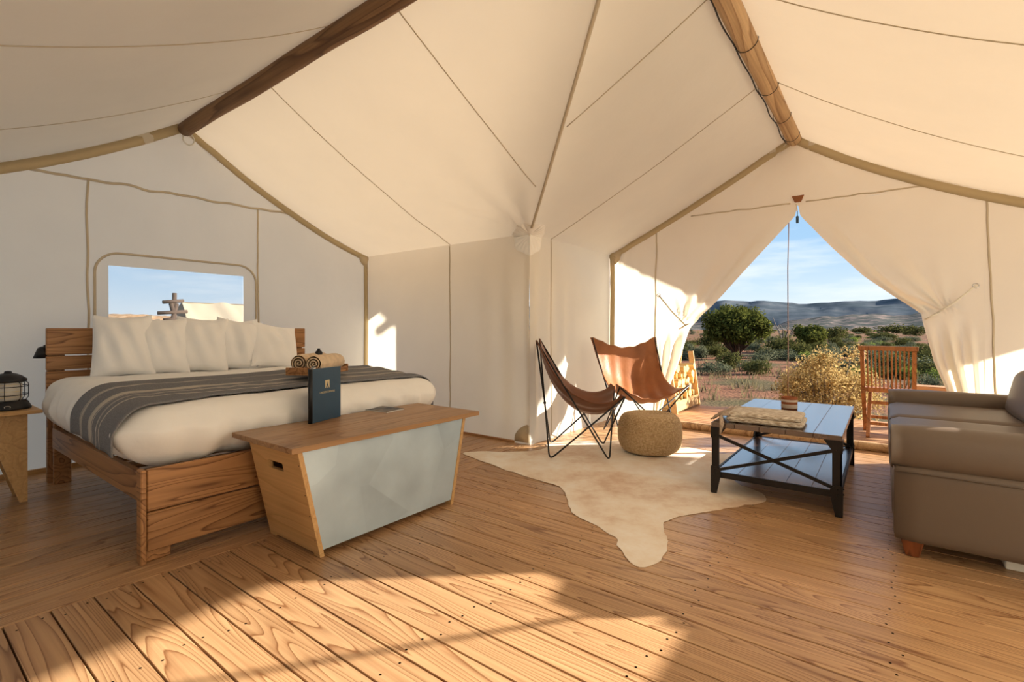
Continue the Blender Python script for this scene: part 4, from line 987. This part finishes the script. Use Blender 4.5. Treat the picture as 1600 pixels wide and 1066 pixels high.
# ------------------------------------------------------------------ sofa
SX0, SX1, SY0, SY1 = .03, 1.10, 2.875, 4.80
so = thing('sofa', 'taupe vinyl sofa with rolled arms beside the coffee table', 'sofa', ((SX0+SX1)/2, (SY0+SY1)/2, 0))
def sp(a, b, r, name, seg=10, m=None, fn=None, par=so):
    c = Vector([(p+q)/2 for p, q in zip(a, b)])-Vector((so.location.x, so.location.y, 0)); h = [abs(q-p)/2 for p, q in zip(a, b)]
    return rounded(h, r, seg, fn).build(name, m or M['vinyl'], par, c)
sp((SX0+.03, SY0+.13, .075), (SX1-.03, SY1-.13, .34), .03, 'base')
ayw = .205
for nm, y0_, y1_ in (('arm', SY0, SY0+ayw), ('arm', SY1-ayw, SY1)):
    near = y0_ < 3.5
    # body under the roll, then the roll itself
    sp((SX0+.004, y0_+(.012 if near else .02), .072), (SX1, y1_-(.02 if near else .012), .42), .022, 'arm_panel')
    cyy = (y0_+y1_)/2-so.location.y; m = MB(); x0 = SX0-so.location.x; x1 = SX1-so.location.x
    def roll(u, v):
        a = u*2*PI; e = abs(v*2-1)**14; rr = 1-.10*e
        cs = math.copysign(abs(math.cos(a))**.75, math.cos(a)); sn = math.copysign(abs(math.sin(a))**.75, math.sin(a))
        return (lerp(x0-.004, x1+.004, v), cyy+ayw*.5*rr*cs, .497+.103*rr*sn)
    m.grid(roll, 36, 24); n_ = 37
    for row, sg in ((0, -1), (24, 1)):
        c_ = len(m.v); m.v.append((x0-.006 if sg < 0 else x1+.006, cyy, .497))
        for k in range(36): m.f.append((row*37+k, row*37+k+1, c_)); m.sm.append(True)
    am = m.build('arm_roll', M['vinyl'], so)
    pp = [(x0-.004, cyy+ayw*.445*math.copysign(abs(math.cos(t))**.75, math.cos(t)), .497+.092*math.copysign(abs(math.sin(t))**.75, math.sin(t))) for t in [2*PI*k/36 for k in range(36)]]
    MB().tube(pp, .0035, 6, closed=True).build('piping', M['vinyl'], am)
    yb = (y0_+.006 if near else y1_-.006)-so.location.y
    MB().tube([(x0+.012, yb, .394), ((x0+x1)/2, yb, .390), (x1-.01, yb, .394)], .003, 6).build('piping', M['vinyl'], am)
mid = (SY0+SY1)/2
for y0_, y1_ in ((SY0+ayw+.004, mid-.002), (mid+.002, SY1-ayw-.004)):
    cu_ = sp((SX0-.012, y0_, .335), (.80, y1_, .515), .05, 'seat_cushion', 14, None, lambda p: Vector((p.x, p.y, p.z*(1+.10*(1-(p.y/.4)**2)*(1 if p.z > 0 else 0)))))
    hxx = (.80-SX0+.012)/2; hyy = (y1_-y0_)/2
    for zz in (.062,): MB().tube([(-hxx+.012, -hyy+.02, zz), (-hxx+.006, 0, zz+.012), (-hxx+.012, hyy-.02, zz)], .0035, 6).build('piping', M['piping'], cu_)
    sp((SX0+.0, y0_, .11), (SX0+.04, y1_, .33), .018, 'front_panel')
sp((.86, SY0+ayw-.03, .10), (SX1-.005, SY1-ayw+.03, .70), .05, 'back')
for y0_, y1_ in ((SY0+ayw+.004, mid-.002), (mid+.002, SY1-ayw-.004)):
    bc = sp((.66, y0_, .505), (.88, y1_, .80), .06, 'back_cushion', 14, None, lambda p: Vector((p.x+(.22*p.z)+.03*(-1 if p.x < 0 else .3)*(1-(p.y/.38)**2), p.y, p.z-.02*(p.y/.38)**2)))
    hy_ = (y1_-y0_)/2
    MB().tube([(-.055+.0, s_*0+yv, zz) for yv, zz, s_ in [(-hy_+.07, -.10, 0), (-hy_+.045, .0, 0), (-hy_+.07, .10, 0)]], .0035, 6).build('piping', M['piping'], bc)
for xx in (SX0+.03, SX1-.12):
    for yy in (SY0+.03, SY1-.12):
        m = MB(); a = Vector((xx-so.location.x, yy-so.location.y, 0)); w = .085
        vs = [(a.x+.018, a.y+.012, 0), (a.x+w-.018, a.y+.012, 0), (a.x+w-.018, a.y+w-.012, 0), (a.x+.018, a.y+w-.012, 0), (a.x, a.y, .076), (a.x+w, a.y, .076), (a.x+w, a.y+w, .076), (a.x, a.y+w, .076)]
        m.add(vs, [(0,3,2,1),(4,5,6,7),(0,1,5,4),(1,2,6,5),(2,3,7,6),(3,0,4,7)]); bevel(m.build('leg', M['sofaleg'], so), .004)
tag(MB().box((-.3, -.05, 0), (.3, .05, .05), .004).build('white_board', M['whitebox'], None, (.72, 3.06, .001)), 'white painted board lying under the sofa', 'board')

# ------------------------------------------------------------------ porch deck and what stands on it
dk = tag(MB().box((-2.95, YD+.10, -.45), (2.2, 7.0, -.045)).build('deck', M['under']), kind='structure')
db = fixmesh(chamfer_board(5.2, .092, .028).mesh('plank', M['deck'])); yy = YD+.10
while yy < 7.03: link('plank', db, dk, (-2.98, yy, -.004)); yy += .10
# teak folding chair, back towards the tent
tc_ = thing('slatted_chair', 'teak folding chair with slatted back on the porch deck', 'chair', (.025, 5.88, 0), -.03)
BKT, BKB, FTF = Vector((0, -.09, .875)), Vector((0, .085, .455)), Vector((0, .42, 0))
for s in (-1, 1):
    xo = Vector((s*.195, 0, 0))
    MB().bar(BKT+xo+Vector((0, 0, -.03)), BKB+xo, .034, .026, (0, 1, 0)).build('back_stile', M['teak'], tc_)
    MB().bar(BKB+xo, FTF+xo, .034, .030, (0, 1, 0)).build('leg', M['teak'], tc_)
    xi = Vector((s*.155, 0, 0)); MB().bar(Vector((0, .0, 0))+xi, Vector((0, .44, .425))+xi, .030, .034, (0, 1, 0)).build('leg', M['teak'], tc_)
    MB().bar(Vector((s*.195, .06, .43)), Vector((s*.195, .48, .43)), .026, .03).build('seat_rail', M['teak'], tc_)
MB().box((-.225, -.115, .845), (.225, -.075, .888), .004).build('top_rail', M['teak'], tc_)
MB().bar(BKB+Vector((-.2, 0, 0)), BKB+Vector((.2, 0, 0)), .026, .042).build('lower_rail', M['teak'], tc_)
for k in range(11):
    x_ = lerp(-.155, .155, k/10); d = Vector((x_, 0, 0)); MB().bar(BKT+d+Vector((0, 0, -.03)), BKB+d, .013, .011, (0, 1, 0)).build('back_slat', M['teak'], tc_)
for k in range(8): MB().box((-.19, .095+k*.048, .437), (.19, .130+k*.048, .449), .002).build('seat_slat', M['teak'], tc_)
for a, z in ((.12, .12), (.30, .16), (.09, .33)): MB().box((-.155 if z != .16 else -.195, a-.012, z-.015), (.155 if z != .16 else .195, a+.012, z+.015), .002).build('stretcher', M['teak'], tc_)
# low bench along the deck edge
bn_ = thing('low_bench', 'low plain wooden bench at the far deck edge behind the chair', 'bench', (1.1, 6.88, 0))
MB().box((-.85, -.10, .40), (.85, -.005, .44), .004).build('seat_plank', M['deck'], bn_); MB().box((-.85, .005, .40), (.85, .10, .44), .004).build('seat_plank', M['deck'], bn_)
for s in (-.7, .7): MB().box((s-.03, -.085, 0), (s+.03, .085, .40), .004).build('leg', M['deck'], bn_)
# porch posts and hanging rope
for x_, lb in ((XC-.12, 'round porch post at the left deck corner'), (XR+.12, 'round porch post at the right deck corner')):
    tag(MB().tube([(0, 0, 0), (.005, 0, 1.0), (0, 0, 2.1)], [.045, .043, .042], 12).build('porch_post', M['poley'], None, (x_, 6.82, -.004)), lb, 'post', 'porch posts')
tag(MB().tube([(0, 0, 0), (.004, 0, .8), (0, 0, 1.8), (.02, 0, 2.72)], .0055, 6).build('hanging_rope', M['rope'], None, (-.95, 6.88, -.003)), 'thin rope hanging down in the middle of the doorway', 'rope')
# firewood rack
rk = thing('firewood_rack', 'wooden A-frame firewood rack on the porch deck', 'rack', (-2.22, 6.48, 0))
for s in (-1, 1):
    for e in (-1, 1):
        MB().bar((e*.17, s*.46, 0), (e*.075, s*.46, .74), .022, .07, (1, 0, 0)).build('end_leg', M['plyz'], rk)
    MB().box((-.13, s*.46-.011, .30), (.13, s*.46+.011, .36)).build('end_rail', M['plyz'], rk)
fb = MB().bar((.172, -.45, .085), (.172, .45, .085), .018, .13).build('front_board', M['plyz'], rk); MB().bar((-.172, -.45, .085), (-.172, .45, .085), .018, .13).build('back_board', M['plyz'], rk)
MB().box((-.15, -.44, .03), (.15, .44, .045)).build('shelf_board', M['plyz'], rk)
MB().prism([(-.05, .06), (-.035, .06), (0, .10), (.035, .06), (.05, .06), (0, .125)], 'x', .1815, .183).build('burned_mark', M['iron'], fb)
random.seed(11)
logs = []
for i in range(3):
    m = MB(); n = 5+i; L_ = .25+.03*i
    ang = sorted(random.uniform(0, 2*PI) for _ in range(n)); ang = [2*PI*k/n+random.uniform(-.25, .25) for k in range(n)]
    rr = [random.uniform(.042, .060) for _ in range(n)]; poly = [(r*math.cos(a), r*math.sin(a)) for r, a in zip(rr, ang)]
    m.prism(poly, 'x', -L_/2, L_/2); logs.append(m.mesh('firewood_log', M['log']))
zz = .10; k = 0
for row in range(6):
    n = (8, 8, 7, 7, 7, 4)[row]
    for j in range(n):
        o = link('firewood_log', logs[k%3], None, (-2.22+random.uniform(-.03, .04), 6.48+lerp(-.38, .38, (j+.5*(row%2)*.6)/(n-.4)), zz+random.uniform(-.006, .006)))
        o.rotation_euler = (random.uniform(0, 6.28), random.uniform(-.08, .08), random.uniform(-.22, .22)); k += 1
        tag(o, 'split pale firewood log stacked in the porch rack', 'log', 'split logs in the firewood rack')
    zz += .088

# ------------------------------------------------------------------ desert outside
GZ = -.5
def gh(x, y):
    r = math.hypot(x, y)
    return GZ+.10*nz3(x*.16, y*.16, 1)*sst(7, 14, r)+.5*nz3(x*.02, y*.02, 5)*sst(25, 90, r)*(1 if r < 600 else max(0, 1-(r-600)/300))-.0
gm = MB()
def gfn(u, v):
    a = u*2*PI; r = 1.2*(2200/1.2)**v; x, y = r*math.cos(a), r*math.sin(a); return (x, y, gh(x, y))
gm.grid(gfn, 220, 110); tag(gm.build('ground', M['ground']), kind='structure')
F = Vector((-math.sin(YAW), math.cos(YAW), 0)); Rr = Vector((math.cos(YAW), math.sin(YAW), 0))
def ray(u, d): return F*d+Rr*((u-800)/768*d)
def hills(name, R_, hf, width, m, a0, a1, n, label):
    mb = MB(); rows = 10
    def fn(u, v):
        a = lerp(a0, a1, u); h = hf(a); r = R_-width*(1-v)
        z = GZ+h*(v**.75)*(1+.16*nz3(a*40, v*3, 3)*(1-v)*v*4)
        r += R_*.03*nz3(a*30, v*2, 8)
        return (r*math.cos(a), r*math.sin(a), z)
    mb.grid(fn, n, rows); return tag(mb.build(name, m), kind='structure')
M['hill_far'] = hill_mat('hazy_mesa', (.06, .075, .085), (.085, .10, .115), (.13, .135, .14), .012)  # bluish haze of distance is mixed into the mesa's own colour
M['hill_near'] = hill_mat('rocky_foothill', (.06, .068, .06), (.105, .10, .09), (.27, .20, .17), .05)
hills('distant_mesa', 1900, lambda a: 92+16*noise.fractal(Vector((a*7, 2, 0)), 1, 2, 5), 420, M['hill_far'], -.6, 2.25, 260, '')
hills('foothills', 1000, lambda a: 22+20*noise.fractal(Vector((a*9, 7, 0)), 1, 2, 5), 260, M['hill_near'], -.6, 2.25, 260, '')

LM = {'sage': leaf_mat('sage_leaves', (.055, .065, .035), (.16, .165, .10)), 'olive': leaf_mat('olive_leaves', (.035, .042, .014), (.11, .105, .035)), 'juniper': leaf_mat('juniper_leaves', (.026, .036, .010), (.15, .155, .035)),
      'green': leaf_mat('yellow_green_leaves', (.13, .17, .03), (.28, .32, .08)), 'gold': leaf_mat('golden_dry_leaves', (.22, .135, .045), (.62, .46, .20), .35), 'dry': leaf_mat('dry_grass_blades', (.10, .075, .04), (.24, .19, .10))}
def leaves(m, c, rad, n, size, shell=.35, flat=.0, up=None):
    rx, ry, rz = rad
    for _ in range(n):
        d = Vector((random.gauss(0, 1), random.gauss(0, 1), random.gauss(0, 1))).normalized()
        if up is not None and d.z < up: d.z = up+abs(d.z)*.3; d.normalize()
        t = 1-shell*random.random()**1.6
        p = Vector((c[0]+rx*d.x*t, c[1]+ry*d.y*t, c[2]+rz*d.z*t))
        a = Vector((random.gauss(0, 1), random.gauss(0, 1), random.gauss(0, 1))).normalized(); b = a.cross(d+Vector((.01, 0, 0)))
        if b.length < .05: b = a.orthogonal()
        b.normalize(); s = size*random.uniform(.6, 1.4)
        m.add([p-a*s, p+b*s*.55, p+a*s, p-b*s*.55], [(0, 1, 2, 3)])
def bush_mesh(name, kind, n, size, seed):
    random.seed(seed); m = MB()
    for k in range(7):
        a = 2*PI*k/7+random.uniform(-.3, .3); r = random.uniform(.2, .5)
        leaves(m, (r*math.cos(a), r*math.sin(a), random.uniform(.28, .5)), (random.uniform(.3, .5), random.uniform(.3, .5), random.uniform(.25, .42)), n//8, size, .6)
    leaves(m, (0, 0, .45), (.45, .45, .5), n//8, size, .6)
    return m.mesh(name, LM[kind])
sage_me = [bush_mesh('sagebrush', 'sage', 1300, .050, 20+k) for k in range(3)]
olive_me = [bush_mesh('scrub_bush', 'olive', 1300, .055, 30+k) for k in range(3)]
green_me = bush_mesh('rabbitbrush', 'green', 900, .05, 41)
def put(me, name, u, d, w, h, label, cat, group):
    p = ray(u, d); o = link(name, me, None, (p.x, p.y, gh(p.x, p.y)-.02), random.uniform(0, 6.28)); o.scale = (w/1.6, w/1.6, h/.95)
    return tag(o, label, cat, group)
def dof(vb): return 768*(1.05-GZ)/(vb-514)
def shrub(me, name, u, vb, vt, wpx, label, cat='shrub', group=None):
    d = dof(vb); return put(me, name, u, d, wpx/768*d*1.05, (vb-vt)/768*d, label, cat, group)
shrub(sage_me[0], 'sagebrush', 1118, 585, 560, 58, 'grey-green sagebrush in front of the big juniper')
shrub(olive_me[0], 'scrub_bush', 1184, 585, 558, 48, 'rounded olive scrub bush behind the golden bush')
shrub(sage_me[1], 'sagebrush', 1196, 563, 540, 50, 'pale sagebrush right of the big juniper trunk')
shrub(olive_me[1], 'scrub_bush', 1108, 550, 512, 40, 'dark scrub bush half hidden by the left door flap')
shrub(olive_me[2], 'scrub_bush', 1226, 556, 518, 56, 'olive bush left of the round juniper')
shrub(green_me, 'rabbitbrush', 1335, 536, 525, 20, 'bright yellow-green rabbitbrush above the wooden chair')
shrub(olive_me[0], 'scrub_bush', 1304, 533, 508, 40, 'dark bush just right of the round juniper')
shrub(olive_me[1], 'scrub_bush', 1345, 522, 509, 34, 'small dark bush on the skyline left of two others')
shrub(olive_me[2], 'scrub_bush', 1398, 521, 503, 50, 'widest dark bush on the skyline above the chair')
shrub(olive_me[0], 'scrub_bush', 1430, 526, 507, 34, 'dark bush on the skyline beside the right door flap')
shrub(olive_me[1], 'scrub_bush', 1385, 533, 519, 44, 'low dark bush below the skyline above the chair')
shrub(sage_me[2], 'sagebrush', 1455, 612, 582, 50, 'grey sagebrush right of the chair near the flap')
shrub(sage_me[0], 'sagebrush', 1290, 562, 549, 40, 'low sagebrush at the foot of the round juniper')
shrub(olive_me[2], 'scrub_bush', 1452, 572, 552, 40, 'dark low bush right of the wooden chair back')
random.seed(5)
for k in range(400):
    vb = 517.5+ (random.random()**2.3)*75; u = random.uniform(1040, 1540); d = dof(vb)
    if d > 330: continue
    kind = random.random(); w = random.uniform(.8, 1.7)*(1+d/200); h = random.uniform(.35, .75)*(1+d/300)
    if vb > 562 and u < 1215 and random.random() < .8: continue
    if kind < .6: put(sage_me[k%3], 'sagebrush', u, d, w, h, 'small grey sagebrush scattered over the red desert plain', 'shrub', 'sagebrush scattered over the plain')
    elif kind < .85: put(olive_me[k%3], 'scrub_bush', u, d, w, h*1.2, 'small olive scrub bush scattered over the red desert plain', 'shrub', 'olive bushes scattered over the plain')
    else: put(green_me, 'rabbitbrush', u, d, w*.7, h*.8, 'small yellowish rabbitbrush scattered over the desert plain', 'shrub', 'rabbitbrush scattered over the plain')
def tree(name, u, vb, vt, wpx, label, n, seed, lobes, trunk=True, kind='juniper', size=.075):
    random.seed(seed); d = dof(vb); p = ray(u, d); z0 = gh(p.x, p.y)-.05; H = (vb-vt)/768*d; W = wpx/768*d
    t = thing(name, label, 'tree', (p.x, p.y, z0)); m = MB(); br = MB()
    for k in range(lobes):
        a = random.uniform(0, 2*PI); r = W*.36*math.sqrt(random.random()); zc = H*random.uniform(.30, .84)
        if trunk: zc = max(zc, H*(.35+.25*(r/(W*.36)-.3)))
        zc *= 1-.12*(r/(W*.36))**2 if zc > H*.6 else 1
        s = W*random.uniform(.11, .17) if trunk else W*random.uniform(.18, .24)
        c = (r*math.cos(a), r*math.sin(a), min(zc, H-s*.8)); leaves(m, c, (s, s, s*.85), n//lobes, size, .55)
        if trunk:
            q = Vector(c); b = Vector((random.uniform(-.15, .15), random.uniform(-.15, .15), H*.12)); mid = b.lerp(q, .5)+Vector((0, 0, -H*.05))
            br.tube([b, mid, q], [.05, .04, .015], 5)
    m.build('foliage', LM[kind], t)
    if trunk:
        for k in range(4):
            a = k*1.6+.4; br.tube([(.12*math.cos(a), .12*math.sin(a), 0), (.2*math.cos(a), .2*math.sin(a), H*.2), (W*.16*math.cos(a), W*.16*math.sin(a), H*.55)], [.13, .10, .04], 7)
    else: br.tube([(0, 0, 0), (0, 0, H*.4), (0, 0, H*.8)], [.10, .07, .03], 6)
    br.build('trunk', M['bark'], t); return t
tree('juniper_tree', 1150, 561, 468, 116, 'large spreading juniper tree, the biggest beyond the deck', 15000, 3, 60)
tree('juniper_tree', 1265, 551, 503, 50, 'dense round juniper standing right of the hanging rope', 7000, 4, 22, trunk=False, size=.07)
# dead tree behind the rope
random.seed(9); d = 31; p = ray(1226, d); dt = thing('dead_tree', 'leafless grey dead tree between the two junipers', 'tree', (p.x, p.y, gh(p.x, p.y)))
for k in range(9):
    a = random.uniform(0, 6.28); h = random.uniform(1.5, 2.35); w = random.uniform(.3, .9)
    MB().tube([(0, 0, 0), (.2*w*math.cos(a), .2*w*math.sin(a), h*.45), (.8*w*math.cos(a+.3), .8*w*math.sin(a+.3), h*.8), (w*math.cos(a), w*math.sin(a), h)], [.06, .045, .03, .012], 5).build('branch', M['deadwood'], dt)
# golden bush beside the deck
random.seed(14); gb = thing('golden_bush', 'large golden dry-leaved bush right behind the coffee table', 'bush', (-.62, 7.85, GZ))
m = MB(); br = MB()
for k in range(46):
    a = random.uniform(0, 2*PI); r = .62*math.sqrt(random.random()); h = 1.28-.55*(r/.62)**2+random.uniform(-.22, .06)
    if k == 0: a, r, h = .6, .35, 1.33
    x_, y_ = r*math.cos(a), r*math.sin(a)*.8; leaves(m, (x_, y_, h-.14), (.17, .15, .16), 300, .016, .9); leaves(m, (x_*.8, y_*.8, h*.55), (.2, .18, .25), 90, .016, .9)
    br.tube([(x_*.12, y_*.12, 0), (x_*.5, y_*.5, h*.45), (x_, y_, h-.05)], [.012, .008, .003], 5)
m.build('foliage', LM['gold'], gb); br.build('branches', M['deadwood'], gb)
# grass tufts, stones
random.seed(21); m = MB()
for k in range(500):
    vb = 520+random.random()**1.4*110; u = random.uniform(1030, 1560); d = dof(vb); p = ray(u, d)
    if p.y < 7.3: continue
    z = gh(p.x, p.y)
    for b in range(5):
        a = random.uniform(0, 6.28); h = random.uniform(.08, .28); w = .012+.0006*d; dx, dy = math.cos(a), math.sin(a); q = Vector((p.x+random.uniform(-.12, .12), p.y+random.uniform(-.12, .12), z))
        m.add([q+Vector((-dy*w, dx*w, 0)), q+Vector((dy*w, -dx*w, 0)), q+Vector((dx*.08, dy*.08, h))], [(0, 1, 2)])
tag(m.build('dry_grass', LM['dry']), 'dry tan grass tufts on the red soil', 'grass', kind='stuff')
pa = ray(1084, 9.6); pb = ray(1120, 7.9)
tag(MB().tube([(0, 0, .06), ((pb.x-pa.x)*.5, (pb.y-pa.y)*.5, .10), (pb.x-pa.x, pb.y-pa.y, .05)], [.025, .035, .03], 7).build('fallen_branch', M['deadwood'], None, (pa.x, pa.y, gh(pa.x, pa.y))), 'dark fallen branch on the soil right of the firewood rack', 'branch')

# ------------------------------------------------------------------ outside the bed window
def atx(u, v, X):
    k = (u-800)/768; d = X/(F.x+k*Rr.x); return Vector((X, d*(F.y+k*Rr.y), 1.05-(v-514)/768*d))
a = atx(284, 472, -14.5); nt_ = thing('neighbouring_tent', 'cream canvas tent seen through the bed window', 'tent', (-14.5, a.y, GZ))
ztop = a.z-GZ; yl = 6.5
M['canvas_out'] = cloth('sunlit_canvas', (.36, .29, .205), var=.1)
def troof(u, v):
    y_ = lerp(0, yl, u)-.35*(1-v)*(1-u); x = lerp(1.9, 0, v); z = lerp(.75, ztop, v)+.02*math.sin(v*3.14)*nz3(y_, 2)
    return (x+.03*math.sin(y_*5+v*3+2*nz3(y_*2, v)), y_, z+.03*math.sin(y_*5+v*3+2*nz3(y_*2, v)))
MB().grid(troof, 80, 12).build('roof_panel', M['canvas_out'], nt_); MB().grid(lambda u, v: (-lerp(1.9, 0, v), lerp(0, yl, u)-.35*(1-v)*(1-u), lerp(.75, ztop, v)), 20, 6).build('roof_panel', M['canvas_out'], nt_)
for sx in (1, -1): MB().grid(lambda u, v: (sx*1.85, lerp(-.3, yl, u), lerp(0, .76, v)), 20, 4).build('side_wall', M['canvas_out'], nt_)
for y0_ in (-.3, yl-.02): MB().add([(-1.85, y0_, 0), (1.85, y0_, 0), (1.88, y0_, .76), (0, y0_+.3, ztop), (-1.88, y0_, .76)], [(0, 1, 2, 3, 4)]).build('end_wall', M['canvas_out'], nt_)
b = atx(271, 458, -13.6); ph = b.z-GZ
ps = thing('pole_frame', 'dark timber A-frame of crossed poles beside the neighbouring tent', 'pole frame', (-13.6, b.y, GZ))
MB().tube([(0, 0, 0), (.01, .02, ph)], [.06, .05], 8).build('pole', M['bark'], ps)
for s in (-1, 1): MB().tube([(.05, s*.42, 0), (.03, -s*.06, ph-.25)], [.055, .05], 8).build('leg', M['bark'], ps)
for z, w in ((ph-.20, .24), (ph-.46, .34), (ph-.62, .22)): MB().tube([(.06, -w, z-.03), (.06, w*.8, z+.02)], .042, 8).build('crossbar', M['bark'], ps)
M['rock'] = hill_mat('orange_rock', (.25, .13, .06), (.42, .25, .13), (.60, .42, .27), 1.6)
def mound(u, v):
    y_ = lerp(-38, 42, u); x = lerp(-48, -80, v); h = 4.3*(v**.6)*(1-.2*v)*(.9+.22*noise.fractal(Vector((y_*.09, v*2, 1)), 1, 2, 5))+.25*nz3(y_*.8, v*14, 2)*v
    return (x, y_, GZ+h)
tag(MB().grid(mound, 160, 24).build('rocky_mound', M['rock']), 'orange rocky mound seen through the bed window', 'hill')
